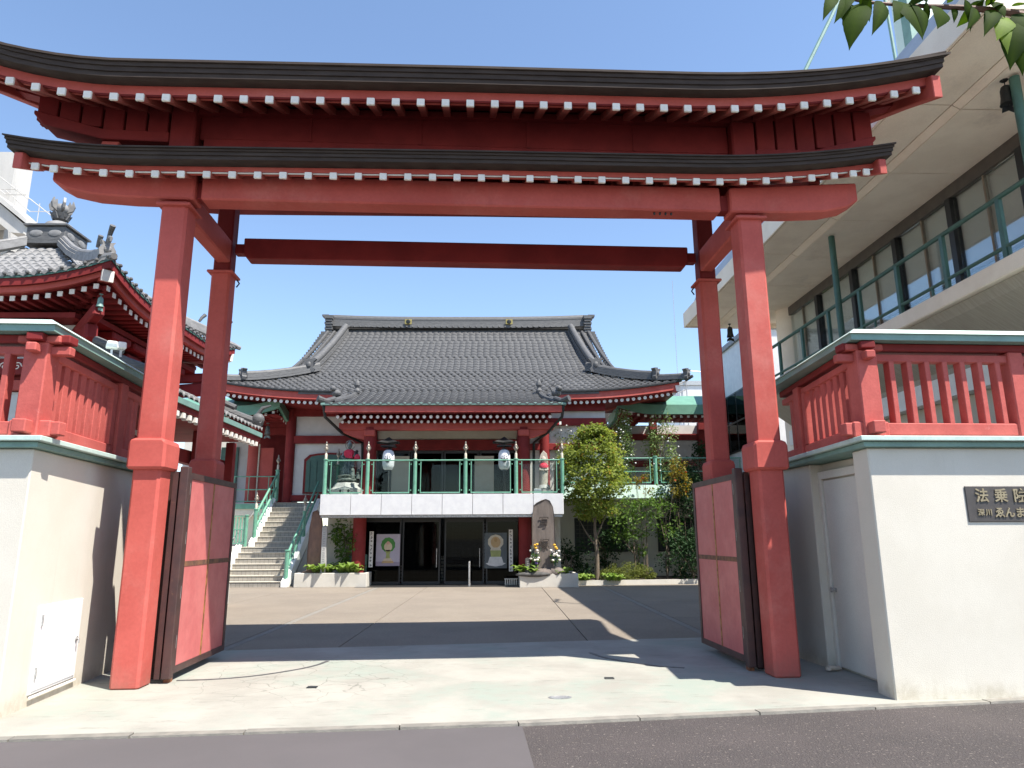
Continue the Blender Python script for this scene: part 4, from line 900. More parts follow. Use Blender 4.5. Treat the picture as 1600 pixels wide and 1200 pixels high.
# bronze bodhisattva group
st = thing('bronze_statue', 'grey-green bronze standing statue with red cloth and halo on a stone pedestal', 'statue', (-5.42, 25.45, 3.1))
MB().lathe([(.62, 0), (.62, .22), (.52, .30), (.44, .44), (.30, .50)], n=8, sx=1.05).build('pedestal', GRANITE, st, bevel=.01)
em = MB(); em.ball((-.09, -.56, .15), (.09, .02, .06)); em.ball((.10, -.56, .15), (.09, .02, .06)); em.tube([(-.16, -.565, .10), (0, -.57, .06), (.16, -.565, .10)], .02, 5); em.build('pedestal_emblem', IRON, st)
MB().lathe([(.40, .50), (.42, .56), (.36, .62), (.40, .70), (.30, .74)], n=20).build('lotus_base', BRONZE, st, smooth=True)
bd = MB(); bd.lathe([(.23, .72), (.21, .9), (.17, 1.15), (.145, 1.35), (.16, 1.46), (.175, 1.56), (.15, 1.63), (.055, 1.67), (.05, 1.71), (.085, 1.75), (.098, 1.83), (.085, 1.90), (.05, 1.95), (.03, 2.0)], n=18, sy=.75)
bd.tube([(-.16, 0, 1.58), (-.24, -.06, 1.40), (-.12, -.16, 1.30)], [.055, .05, .035], 8); bd.tube([(.16, 0, 1.58), (.24, -.08, 1.44), (.22, -.2, 1.42)], [.055, .05, .035], 8)
for a in (-.16, -.06, .05, .14): bd.tube([(a*.7, -.13, 1.28), (a*1.3, -.185, .74)], [.015, .03], 6)
bd.build('body', BRONZE, st, smooth=True)
hl_ = MB(); hl_.tube([(.17*math.cos(k*.3927), .07, 1.84+.17*math.sin(k*.3927)) for k in range(17)], .014, 6); hl_.build('halo', SILVER, st)
cl = MB(); cl.lathe([(.19, 1.44), (.21, 1.5), (.19, 1.6), (.13, 1.65), (.08, 1.67)], n=16, sy=.85); cl.hexa([(-.10, -.2, 1.36), (.16, -.2, 1.33), (.16, -.15, 1.33), (-.10, -.15, 1.36), (-.12, -.17, 1.60), (.12, -.17, 1.60), (.12, -.12, 1.60), (-.12, -.12, 1.60)]); cl.build('red_bib', CLOTH, st, smooth=True)
ch = MB(); ch.lathe([(.06, 1.30), (.08, 1.40), (.06, 1.50), (.02, 1.53)], (.30, -.16, 0), 10); ch.ball((.30, -.17, 1.57), .06, 10, 6); ch.build('held_child', IRON, st, smooth=True)
rc = MB(); rc.lathe([(.11, 1.30), (.10, 1.40), (.05, 1.47)], (.33, -.2, 0), 10); rc.build('red_wrap', CLOTH, st, smooth=True)
for (x, y, h, nm) in ((.20, -.26, .46, 0), (.38, -.18, .32, 1), (.48, -.05, .40, 2)):
    c = MB(); c.lathe([(.09, 0), (.07, h*.5), (.075, h*.72), (.03, h*.8)], (x, y, .60), 10); c.ball((x, y, .60+h*.93), .055, 10, 6); c.tube([(x-.06, y, .6+h*.7), (x, y-.1, .6+h*.6), (x+.06, y, .6+h*.7)], .02, 6); c.build('child_figure', BRONZE, st, smooth=True)
# small stone statue with a red bib
s2 = thing('stone_statue', 'small weathered stone statue with pointed halo and red bib behind the glass railing', 'statue', (1.62, 25.4, 3.1))
MB().box(-.30, .30, -.22, .22, 0, .18).build('plinth', GRANITE, s2, bevel=.01); MB().lathe([(.22, .18), (.24, .24), (.19, .36)], n=14).build('lotus_base', GRANITE, s2, smooth='sharp')
SAND = mat('sandy_stone', (0.48, 0.43, 0.36), (0.38, 0.34, 0.29), rough=.85, scale=9, bump=.3)
MB().prism([(-.16, .36), (.16, .36), (.17, 1.2), (.13, 1.5), (.0, 1.62), (-.12, 1.45), (-.17, 1.2)], 'y', .08, .15).build('halo_slab', SAND, s2, bevel=.015)
b2 = MB(); b2.lathe([(.15, .36), (.14, .6), (.13, .9), (.145, 1.02), (.12, 1.1), (.045, 1.13), (.045, 1.16), (.08, 1.2), (.09, 1.28), (.07, 1.36), (.02, 1.40)], n=16, sy=.8); b2.tube([(-.12, 0, 1.05), (-.14, -.08, .9), (-.02, -.13, .88)], .035, 7); b2.tube([(.12, 0, 1.05), (.14, -.08, .9), (.02, -.13, .88)], .035, 7); b2.build('body', SAND, s2, smooth=True)
MB().lathe([(.16, .97), (.165, 1.05), (.12, 1.12), (.07, 1.15)], n=14, sy=.85).build('red_bib', CLOTH, s2, smooth=True)
MB().box(-.38, -.12, -.42, -.25, .0, .20).build('offering_box', PAPER, s2, bevel=.01)
# weathered upright timbers beside it
for k, (dx, h, tl) in enumerate(((.0, 1.28, .06), (.10, 1.40, .02), (.18, 1.22, -.03))):
    t = MB().tube([(0, 0, 0), (tl*.5, 0, h*.6), (tl, 0, h)], [.05, .045, .03], 7).build('timber_stake', BARK, None, loc=(2.0+dx, 25.3, 3.1)); tag(t, ['weathered timber stake beside the bibbed statue, nearest to it', 'weathered timber stake beside the bibbed statue, tallest of three', 'weathered timber stake beside the bibbed statue, nearest the tree'][k], 'stake', 'timber stakes on the balcony')
# posters on the ground floor glass
def poster(x, z0, z1, w, bgc, label, kind):
    t = thing('poster', label, 'poster', (x, 25.66, 0))
    MB().box(-w/2, w/2, -.02, .0, z0, z1).build('sheet', bgc, t)
    H_ = z1-z0; m = lambda n_, c: mat(n_, c, rough=.5)
    def shape(pts, dy, nm, mt): MB().prism([(px_*w, z0+pz_*H_) for px_, pz_ in pts], 'y', -.0205-dy*.002, -.020-(dy-1)*.002-.001).build(nm, mt, t)
    def ell(cx, cz, rx, rz_, n_=18, wob=0): return [(cx+rx*(1+wob*(k % 2))*math.cos(6.2832*k/n_), cz+rz_*(1+wob*(k % 2))*math.sin(6.2832*k/n_)) for k in range(n_)]
    if kind == 0:
        shape(ell(0, .66, .29, .23, 22, .06), 1, 'green_halo', m('poster_green', (.05, .22, .035)))
        shape(ell(0, .60, .17, .15), 2, 'figure', m('poster_cream', (.62, .50, .36))); shape(ell(0, .72, .07, .055), 3, 'face', m('poster_pink', (.62, .36, .27)))
        shape([(-.12, .50), (.12, .50), (.07, .35), (.10, .22), (-.10, .22), (-.07, .35)], 2, 'robe', m('poster_olive', (.33, .36, .12)))
        shape([(-.20, .16), (.20, .16), (.14, .24), (-.14, .24)], 3, 'stand', m('poster_cream', (.6, .5, .36))); shape([(-.26, .09), (.26, .09), (.22, .16), (-.22, .16)], 4, 'base', m('poster_gold', (.50, .34, .16)))
        shape([(-.5, .0), (.5, .0), (.5, .12), (-.5, .14)], .5, 'floor', m('poster_lilac_dark', (.30, .25, .32)))
    else:
        shape(ell(0, .74, .34, .20, 20, .05), 1, 'pale_halo', m('poster_pale', (.60, .54, .42))); shape(ell(0, .73, .22, .16), 2, 'gold_figure', m('poster_gold', (.5, .34, .16)))
        shape(ell(0, .80, .08, .06), 3, 'face', m('poster_amber', (.42, .26, .10))); shape([(-.24, .50), (.24, .50), (.20, .58), (-.20, .58)], 3, 'seat', m('poster_pale', (.6, .54, .42)))
        shape([(-.20, .28), (.20, .28), (.24, .50), (-.24, .50)], 2, 'body', m('poster_olive', (.33, .36, .12))); shape([(-.34, .16), (.34, .16), (.26, .32), (-.26, .32)], 3, 'elephant', m('poster_white', (.66, .65, .62)))
        shape([(-.45, .14), (-.3, .08), (0, .05), (.3, .08), (.45, .14), (.3, .16), (-.3, .16)], 4, 'cloud', m('poster_white', (.66, .65, .62)))
poster(-3.94, .66, 1.76, .84, mat('poster_lilac', (.42, .38, .45), (.38, .34, .41), rough=.4, scale=2), 'framed poster of a many-armed deity with green halo on lilac ground', 0)
poster(-.12, .56, 1.79, .80, mat('poster_slate', (.075, .095, .105), (.06, .075, .085), rough=.4, scale=2), 'framed poster of a golden deity on white mount on dark slate ground', 1)
def sign_board(x, z0, z1, label, n_, seed):
    t = thing('sign_board', label, 'sign', (x, 25.60, 0)); r = random.Random(seed)
    MB().box(-.072, .072, -.025, .0, z0, z1).build('board', CAPW, t, bevel=.004)
    for k in range(n_):
        zc = z1-.08-(z1-z0-.16)*k/(n_-1); g = MB()
        for q in range(5):
            a = r.choice((0, 0, 1.57, .7, -.7)); l = r.uniform(.02, .04); cx = r.uniform(-.02, .02); cz = zc+r.uniform(-.03, .03)
            g.bar((cx-l*math.cos(a), -.0265, cz-l*math.sin(a)), (cx+l*math.cos(a), -.0265, cz+l*math.sin(a)), .002, .011, up=(-math.sin(a), 0, math.cos(a)))
        g.build('brush_character', INK, t)
sign_board(-4.53, .62, 1.86, 'narrow white vertical board with brushed characters left of the lilac poster', 9, 3); sign_board(.42, .45, 1.90, 'narrow white vertical board with brushed characters right of the slate poster', 11, 5)
hr = thing('handrail', 'short polished steel handrail post in front of the dark entrance', 'handrail', (-1.02, 24.75, 0)); MB().tube([(0, 0, 0), (0, 0, .78), (.0, .06, .80), (.0, .5, .80), (.0, .55, .74), (.0, .55, 0)], .03, 10).build('rail', STEEL, hr, smooth=True)
cr = thing('metal_rack', 'small grey slatted metal rack at the right foot of the entrance', 'rack', (.40, 24.95, 0))
for k in range(6): MB().box(-.2+.075*k, -.165+.075*k, -.1, .1, .03, .22).build('slat', STEEL, cr)
MB().box(-.22, .235, -.11, .11, .221, .245).build('top', STEEL, cr)
# planters
def planter(x0, x1, y0, y1, h, label, notch=None):
    t = thing('planter', label, 'planter', (0, 0, 0)); b = MB(); w = .10
    b.box(x0, x1, y0, y0+w, 0, h); b.box(x0, x1, y1-w, y1, 0, h); b.box(x0, x0+w, y0+w, y1-w, 0, h); b.box(x1-w, x1, y0+w, y1-w, 0, h)
    b.build('planter_wall', PLANTER, t, bevel=.012); MB().box(x0+w, x1-w, y0+w, y1-w, 0, h-.06).build('soil', SOIL, t); return t
planter(-6.95, -4.50, 24.72, 25.70, .47, 'low cream concrete planter at the foot of the stairs left of the entrance'); planter(.68, 2.62, 23.95, 25.65, .44, 'low cream concrete planter under the tall inscribed stone right of the entrance')
# tall stele
se = thing('stone_stele', 'tall brown natural stone stele with two carved characters in the right planter', 'stele', (1.50, 24.28, .40))
def rock_slab(prof, y0, y1, seed, n_=3):
    r = random.Random(seed); m = MB(); N = len(prof); secs = []
    for yy, sc_ in ((y0+.03, .93), (y0, .985), (y0+.05+(y1-y0)*.5, 1.0), (y1-.04, .96), (y1, .88)):
        cx = sum(p[0] for p in prof)/N; cz = sum(p[1] for p in prof)/N
        secs.append([(cx+(x-cx)*sc_+r.uniform(-.012, .012), yy+r.uniform(-.012, .012), cz+(z-cz)*(sc_*.3+.7)+r.uniform(-.012, .012)) for x, z in prof])
    return m.sweep(secs)
pr = [(-.42, 0), (-.15, -.03), (.15, -.03), (.42, 0), (.43, .5), (.415, 1.0), (.40, 1.5), (.375, 1.95), (.335, 2.25), (.24, 2.44), (.10, 2.50), (-.05, 2.46), (-.22, 2.38), (-.33, 2.28), (-.36, 1.9), (-.375, 1.4), (-.40, .9), (-.425, .4)]
rock_slab(pr, -.12, .14, 4).build('slab', STONE, se, smooth='sharp')
for t_, z_ in (('写', 1.72), ('塚', .98)): inst('carved_character', text_mesh(t_, .36, .006, bold=0.0, m= mat('carved_groove', (.05, .038, .032), rough=.9)), se, (.02, -.135, z_), (R(90), 0, 0))
rk = MB(); rk.ball((0, 0, 0), (.62, .34, .2), 14, 8); rk.ball((.30, -.10, .03), (.32, .25, .19), 12, 7); rk.ball((-.28, .0, .0), (.34, .3, .16), 12, 7); rk.build('boulder_base', STONE, se, smooth=True, loc=(.1, 0, .03))
def vase(x, y, z, label, seed):
    t = thing('flower_vase', label, 'flowers', (x, y, z), 0, 'flower offerings before the stele'); r = random.Random(seed)
    MB().lathe([(.045, 0), (.06, .05), (.05, .18), (.065, .28), (.055, .285)], n=12).build('vase', DSTONE, t, smooth=True)
    stm = MB(); lf = []
    for k in range(12):
        a = r.uniform(0, 6.28); q = r.uniform(.05, .22); h = r.uniform(.4, .75); stm.tube([(0, 0, .26), (q*.5*math.cos(a), q*.5*math.sin(a), .26+h*.5), (q*math.cos(a), q*.6*math.sin(a), .2+h)], .007, 4)
    stm.build('stems', MATS['dark_green_paint'], t)
    inst('leaf_spray', leaves_mesh('leaf_spray', [(0, 0, .5, .14, .1, .2)], 60, .09, MATS['leaf_mid'], seed), t)
    for nm, c, n_, z0, z1 in (('white_flowers', (.78, .72, .66), 12, .45, .78), ('yellow_flowers', (.75, .42, .03), 4, .80, .98), ('violet_flowers', (.22, .12, .42), 2 if seed % 2 else 0, .34, .4)):
        if not n_: continue
        f = MB()
        for k in range(n_):
            w_ = .17 if nm[0] == 'w' else .08; p = (r.uniform(-w_, w_), r.uniform(-.10, .05), r.uniform(z0, z1)); f.ball(p, (.05, .05, .036), 8, 5)
        stuff(f.build(nm, mat(nm, c, rough=.6), t))
# ------------------------------------------------------------------ stairs and left terrace
STILE = brick_mat('stair_tile', (0.36, 0.33, 0.28), (0.30, 0.275, 0.235), (0.13, 0.12, 0.105), .15, .075, .006, axes='XZ')
NOSE = mat('stair_nosing', (0.52, 0.48, 0.40), (0.45, 0.41, 0.34), rough=.7, scale=5)
stair = thing('staircase', 'tiled outdoor staircase with white sides climbing to the left of the hall', 'stairs', (0, 25.0, 0))
rz_, tr = .19, .25
for i in range(16):
    xl = -9.42 if i < 7 else -9.02; y = i*tr; z = i*rz_
    stp = MB().box(xl, -7.42, y, y+tr+(.02 if i < 15 else 1.2), 0 if i == 0 else z-.05, z+rz_-.03).build('step', STILE, stair)
    MB().box(xl, -7.42, y-.02, y+tr, z+rz_-.028, z+rz_).build('nosing', NOSE, stp, bevel=.006)
def stringer(x0, x1, y0, y1, z0, z1, th=.34, foot=.16):
    MB().prism([(y0-.10, z0), (y0-.10, z0+foot), (y1, z1+foot), (y1, max(z0, z1-th)), (y0+.25, z0)], 'x', x0, x1).build('stringer', WHITE, stair, bevel=.012)
stringer(-9.66, -9.43, -.12, 1.72, 0, 1.36); stringer(-9.25, -9.03, 1.78, 3.95, 1.33, 3.1); stringer(-7.41, -7.2, -.12, 3.9, 0, 3.05, .5)
MB().prism([(.5, 0), (3.9, 0), (3.9, 2.5)], 'x', -7.38, -7.24).build('side_wall', PLASTG, stair)
MB().box(-13.0, -9.68, 1.3, 4.0, 0, 1.34).build('landing', PLASTER, stair)
MB().box(-9.67, -9.27, 1.76, 3.9, 0, 1.30).build('landing_side', PLASTER, stair)
# meter box and pipe on the landing wall
MB().box(-10.0, -9.82, 1.24, 1.298, .55, .95).build('meter_box', STEEL, stair, bevel=.01); MB().tube([(-9.75, 1.2, .05), (-9.75, 1.2, 1.55), (-9.72, 1.6, 1.7), (-9.5, 3.3, 2.9)], .02, 6).build('hand_tube', STEEL, stair, smooth=True)
sr = thing('stair_railing', 'green metal stair railing with finials on the left side of the staircase', 'railing', (0, 25.0, 0))
rail_post(sr, -9.14, 1.95, 1.45, 1.25, r=.07); rail_post(sr, -9.05, 3.95, 3.1, 1.25, r=.075)
for dz in (.55, 1.05):
    MB().tube([(-9.14, 1.95, 1.45+dz), (-9.06, 3.9, 3.1+dz)], .045, 8).build('rail', GREEN, sr, smooth=True)
for k in range(1, 6): MB().tube([(-9.14+.015*k, 1.95+.33*k, 1.5+.28*k), (-9.14+.015*k, 1.95+.33*k, 2.48+.28*k)], .018, 6).build('baluster', GREEN, sr)
sr2 = thing('stair_railing', 'short green metal stair railing on the right side of the staircase beside the planter', 'railing', (0, 25.0, 0))
rail_post(sr2, -7.30, .0, .16, 1.05, fin=False, r=.075); rail_post(sr2, -7.30, 1.9, 1.55, 1.05, r=.065)
for dz in (.45, .92): MB().tube([(-7.30, 0, .16+dz), (-7.30, 1.9, 1.55+dz), (-7.30, 3.7, 2.95+dz)], .042, 8).build('rail', GREEN, sr2, smooth=True)
for k in range(1, 5): MB().tube([(-7.3, .38*k, .22+.28*k), (-7.3, .38*k, 1.05+.28*k)], .018, 6).build('baluster', GREEN, sr2)
# green slat fence on the landing
lf_ = thing('slat_fence', 'green slatted metal fence on the landing left of the stairs', 'fence', (0, 26.55, 1.34))
for x in (-11.4, -10.35, -9.32): rail_post(lf_, x, 0, 0, 1.12, fin=(x == -10.35), r=.06)
for x in frange(-11.3, -9.42, 17): MB().box(x-.028, x+.028, -.015, .015, .16, 1.06).build('slat', GREEN, lf_)
for z in (.12, .62, 1.10): MB().box(-11.4, -9.3, -.024, -.0155, z-.02, z+.02).build('rail', GREEN, lf_)
# upper left terrace with its railing, red doors and corridor roof
tl = thing('left_corridor', 'red and white corridor building with green copper roof left of the hall', 'corridor', (0, 0, 0))
MB().box(-14, -9.08, 28.9, 33.5, 2.55, 3.03).build('terrace_slab', PLASTER, tl); MB().box(-14, -9.09, 28.84, 28.895, 2.80, 3.0).build('slab_edge', GREEN, tl, bevel=.006)
MB().box(-14, -9.2, 29.2, 29.4, 0, 2.54).build('lower_wall', PLASTER, tl)
MB().box(-14, -10.9, 31.3, 31.5, 3.04, 6.6).build('wall', PLASTG, tl); MB().box(-10.85, -8.9, 31.35, 31.5, 3.04, 6.6).build('wall', DRED, tl)
MB().box(-12.3, -11.55, 31.2, 31.29, 3.04, 5.6).build('window', GREEND, tl)
MB().tube([(-10.55, 30.3, 3.04), (-10.55, 30.3, 6.4)], .24, 16).build('column', RED, tl, smooth=True)
MB().box(-10.28, -9.70, 30.25, 30.33, 3.1, 5.45).build('red_door', RED, tl, bevel=.01); MB().tube([(-10.29, 30.2, 3.04), (-10.29, 30.2, 5.6)], .035, 8).build('downpipe', CREAMP, tl)
MB().ball((-9.82, 30.23, 4.2), .035, 8, 6).build('door_knob', GOLD, tl)
MB().box(-13, -8.7, 30.1, 30.4, 6.0, 6.3).build('beam', DRED, tl)
def green_roof(t, xt, s, xe, y0, y1, z):
    """copper-edged eaves with an upturned corner at xt, running to xe"""
    N = 14
    def U(x): q = max(0, 1-abs(x-xt)/1.6); return .34*q*q
    secs = []
    for k in range(N+1):
        x = xt+(xe-xt)*(k/N)**1.5; secs.append([(x, y0, z+U(x)), (x, y0+.12, z+U(x)), (x, y0+.12, z+.40+U(x)*1.05), (x, y0, z+.40+U(x)*1.05)])
    MB().sweep(secs).build('eave_fascia', COPG, t)
    secs = []
    for k in range(9):
        y = y0+.125+(y1-y0)*k/8; u = .34*max(0, 1-k/4)**2-.02*k; secs.append([(xt, y, z+u), (xt+s*.12, y, z+u), (xt+s*.12, y, z+.40+u*1.05), (xt, y, z+.40+u*1.05)])
    MB().sweep(secs).build('eave_fascia', COPG, t)
    a = [(xt, y0+.05), (xe, y0+.05), (xe, y1), (xt, y1)]
    ym = (y0+y1)/2+.4
    MB().add([(xt, y0+.06, z+.42), (xe, y0+.06, z+.36), (xe, ym, z+1.1), (xt+s*1.8, ym, z+1.1), (xt, y1, z+.36)], [(0, 1, 2, 3), (0, 3, 4)]).build('roof_sheet', COPG, t)
    MB().add([(xt+s*.1, y0+.1, z+.06), (xe, y0+.1, z+.04), (xe, y1, z+.04), (xt+s*.1, y1, z+.04)], [(0, 1, 2, 3)]).build('soffit', DRED, t)
    rm = MB(); tm = MB()
    for k in range(int(abs(xe-xt)/.30)):
        x = xt+s*(.3+.30*k); u = U(x); rm.box(x-.045, x+.045, y0+.2, y0+1.6, z-.11+u, z-.02+u); tm.box(x-.05, x+.05, y0+.18, y0+.198, z-.115+u, z-.015+u)
    for k in range(int((y1-y0)/.30)):
        y = y0+.35+.3*k; u = .3*max(0, 1-k/5)**2; rm.box(min(xt+s*.2, xt+s*1.2), max(xt+s*.2, xt+s*1.2), y-.045, y+.045, z-.11+u, z-.02+u)
        tm.box(min(xt+s*.18, xt+s*.198), max(xt+s*.18, xt+s*.198), y-.05, y+.05, z-.115+u, z-.015+u)
    stuff(rm.build('rafters', DRED, t)); stuff(tm.build('rafter_tips', CAPW, t))
green_roof(tl, -8.75, -1, -14.0, 27.7, 30.9, 6.42)
def wind_bell(p, label, m, s=1.0, grp=None):
    t = thing('wind_bell', label, 'bell', p, 0, grp)
    MB().tube([(0, 0, 0), (0, 0, -.14*s)], .012*s, 6).build('chain', m, t); MB().lathe([(.06*s, -.03*s), (.09*s, 0), (.02*s, .02*s)], n=8).build('hook_plate', m, t)
    MB().lathe([(.03*s, -.13*s), (.09*s, -.17*s), (.115*s, -.25*s), (.12*s, -.42*s), (.15*s, -.58*s), (.16*s, -.60*s), (.14*s, -.6*s)], n=16).build('bell_body', m, t, smooth='sharp')
    MB().prism([(-.17*s, -.82*s), (0, -.75*s), (.17*s, -.82*s), (.14*s, -.68*s), (.05*s, -.64*s), (-.05*s, -.64*s), (-.14*s, -.68*s)], 'y', -.012*s, .012*s).build('wind_plate', m, t); MB().tube([(0, 0, -.58*s), (0, 0, -.68*s)], .015*s, 6).build('clapper', m, t)
wind_bell((-9.6, 29.0, 6.32), 'grey bronze bell under the green roof left of the hall', BRONZE, .8)
tr_ = thing('terrace_railing', 'green railing with finials on the upper left terrace beside the stair head', 'railing', (0, 28.98, 3.03))
rail_post(tr_, -11.05, 0, 0, 1.15); rail_post(tr_, -13.2, 0, 0, 1.15)
for z in (.08, .55, 1.08): MB().tube([(-13.2, 0, z), (-9.15, 0, z)], .022, 8).build('rail', GREEN, tr_, smooth=True)
for x in (-10.8, -10.2, -9.4): MB().tube([(x, 0, .08), (x, 0, 1.08)], .018, 6).build('baluster', GREEN, tr_)
# ------------------------------------------------------------------ right side of the hall: recessed wing and terrace
rw_ = thing('right_wing', 'cream lower wing with pale green terrace edge and green copper roof right of the hall', 'wing', (0, 0, 0))
MB().box(2.25, 11.5, 28.4, 28.6, 0, 3.1).build('lower_wall', PLASTER, rw_)
GRID = brick_mat('window_grid', (0.012, .014, .015), (.014, .016, .017), (.05, .045, .04), .16, .16, .02)
for x0, x1 in ((3.0, 5.1), (6.3, 8.1)):
    f = MB().box(x0, x1, 28.34, 28.395, 1.05, 2.36).build('window', BLACK, rw_); MB().box(x0+.06, x1-.06, 28.325, 28.339, 1.11, 2.30).build('grille', GRID, f)
MB().hexa([(2.30, 27.05, 3.06), (11.5, 27.05, 3.06), (11.5, 28.4, 3.12), (2.30, 28.4, 3.12), (2.30, 27.2, 3.58), (11.5, 27.2, 3.58), (11.5, 28.4, 3.62), (2.30, 28.4, 3.62)]).build('terrace_edge', mat('mint_paint', (.42, .56, .49), (.37, .51, .44), rough=.55, scale=2), rw_, bevel=.01)
MB().box(2.3, 11.5, 28.61, 32, 3.2, 3.55).build('terrace_floor', PLASTG, rw_)
MB().box(4.5, 12, 31.6, 31.8, 3.56, 6.6).build('upper_wall', PLASTG, rw_)
for x in (5.2, 7.0, 9.2): MB().box(x-.16, x+.16, 31.3, 31.59, 3.56, 6.7).build('red_post', DRED, rw_, bevel=.01)
for z in (4.7, 5.9): MB().box(4.5, 12, 31.38, 31.58, z, z+.28).build('red_beam', DRED, rw_)
MB().box(7.3, 9.0, 31.45, 31.595, 3.6, 4.68).build('dark_window', DARK, rw_)
green_roof(rw_, 4.95, 1, 12.0, 28.7, 31.2, 6.62)
rr2 = thing('terrace_railing', 'green railing along the right terrace behind the leafy tree', 'railing', (0, 27.5, 3.60))
for x in (2.45, 6.15, 9.7): rail_post(rr2, x, 0, 0, 1.10, fin=False, r=.075)
for a, b in ((2.52, 6.08), (6.22, 9.64)): glass_bay(rr2, (a, 0, 0), (b, 0, 0), .06, 1.05, .53)
# ------------------------------------------------------------------ left pavilion with pyramid tiled roof
PV = thing('tiled_pavilion', 'red pavilion with silver-grey pyramid tiled roof and jewel finial behind the left wall', 'pavilion', (-10.3, 15.45, 0))
HW = 3.15
def pz(q): t = q/HW; return 8.46-2.10*t-.30*math.sin(math.pi*t)      # concave
def psur(sx, sy):
    """point on the pyramid for the face with outward direction (sx,sy)"""
    def f(x, d, h=0):
        q = .40+d; u = .36*max(0, (abs(x)/HW-.35)/.65)**2*min(1, q/HW)
        return (sx*q+(-sy)*x, sy*q+sx*x, pz(q)+u+h)
    return f
pr_ = MB().prism([(-2.0, -2.0), (2.0, -2.0), (2.0, 2.0), (-2.0, 2.0)], 'z', 3.0, 6.3).build('core', DRED, PV)
for sx, sy in ((0, -1), (1, 0), (0, 1), (-1, 0)):
    f = psur(sx, sy); rows = []; d = 0
    while d < HW-.40-.02:
        e = min(HW-.40, d+.17); hw = .40+(d+e)/2; rows.append((d, e, -hw, hw)); d = e
    o = tile_field(f, rows, pitch=.19, step=.024, amp=.020).build('roof_tiles', TILEL, PV, smooth='sharp'); stuff(o)
    # eave boards, rafter tips
    def strip2(q0, q1, z0, z1, nm, m, w=HW):
        secs = []
        for k in range(17):
            x = -1+2*k/16; u = .36*max(0, (abs(x)-.35)/.65)**2; P = lambda q, z: (sx*q+(-sy)*x*q, sy*q+sx*x*q, z+u)
            secs.append([P(q0, z0), P(q1, z0), P(q1, z1), P(q0, z1)])
        MB().sweep(secs).build(nm, m, PV)
    ze = pz(HW)
    strip2(HW-.01, HW-.2, ze-.05, ze-.012, 'tile_batten', GREEND); strip2(HW-.03, HW-.16, ze-.19, ze-.053, 'eave_board', DRED); strip2(HW-.10, HW-.25, ze-.30, ze-.193, 'eave_board', RED); strip2(HW-.2, 2.0, ze-.33, ze-.305, 'eave_soffit', DRED)
    rm = MB(); tm = MB()
    for k in range(-13, 14):
        x = k*.215; u = .36*max(0, (abs(x)/HW-.35)/.65)**2; sz = .045
        def bx_(q0, q1, z0, z1, w_, mm):
            ps = [(sx*q+(-sy)*xx, sy*q+sx*xx, z) for z in (z0, z1) for q, xx in ((q0, x-w_), (q0, x+w_), (q1, x+w_), (q1, x-w_))]; mm.hexa(ps)
        bx_(HW-.22, HW-1.2, ze-.42+u, ze-.335+u, sz, rm); bx_(HW-.20, HW-.218, ze-.425+u, ze-.33+u, sz*1.05, tm)
    stuff(rm.build('rafters', DRED, PV)); stuff(tm.build('rafter_tips', CAPW, PV))
    # round eave-end tiles
    em = MB()
    for k in range(-15, 16):
        x = k*.205; u = .36*max(0, (abs(x)/HW-.35)/.65)**2; em.ball((sx*(HW+.01)+(-sy)*x, sy*(HW+.01)+sx*x, ze+.035+u), .038, 8, 5)
    stuff(em.build('eave_end_tiles', RIDGE, PV))
    # white plaster wall between brackets, beams, bracket sets
    def bxq(q0, q1, x0, x1, z0, z1, nm, m, bev=0):
        ps = [(sx*q+(-sy)*xx, sy*q+sx*xx, z) for z in (z0, z1) for q, xx in ((q1, x0), (q1, x1), (q0, x1), (q0, x0))]
        return MB().hexa(ps).build(nm, m, PV, bevel=bev)
    if (sx, sy) in ((0, -1), (1, 0)):
        bxq(2.0, 2.03, -1.95, 1.95, 5.05, 5.75, 'plaster_panel', PLASTG); bxq(2.0, 2.16, -2.3, 2.3, 4.72, 5.04, 'wall_beam', DRED, .01); bxq(2.0, 2.5, -2.2, 2.2, 5.76, 5.86, 'purlin', DRED)
        bxq(2.0, 2.03, -1.9, 1.9, 3.3, 4.4, 'plaster_panel', PLASTG); bxq(2.0, 2.13, -2.3, 2.3, 4.42, 4.62, 'wall_beam', RED, .01)
        for x in (-1.3, -.45, .45, 1.3):
            bxq(2.035, 2.45, x-.09, x+.09, 5.06, 5.35, 'bracket', DRED, .02); bxq(2.035, 2.35, x-.30, x+.30, 5.36, 5.52, 'bracket_arm', DRED, .03); bxq(2.035, 2.5, x-.36, x+.36, 5.58, 5.74, 'bracket_arm', DRED, .03)
        # white scrollwork painted on the beam ends
        sc = MB()
        for x in (-1.7, -.9, 0, .9, 1.7):
            for s_ in (-1, 1):
                pts = []
                for k in range(15):
                    a = k*.62; r_ = .09-.0055*k; pts.append((x+s_*(.12+r_*math.cos(a)), 4.88+r_*math.sin(a)))
                sc.tube([(sx*2.168+(-sy)*p, sy*2.168+sx*p, z) for p, z in pts], .011, 5)
        sc.build('white_scroll', CAPW, PV)
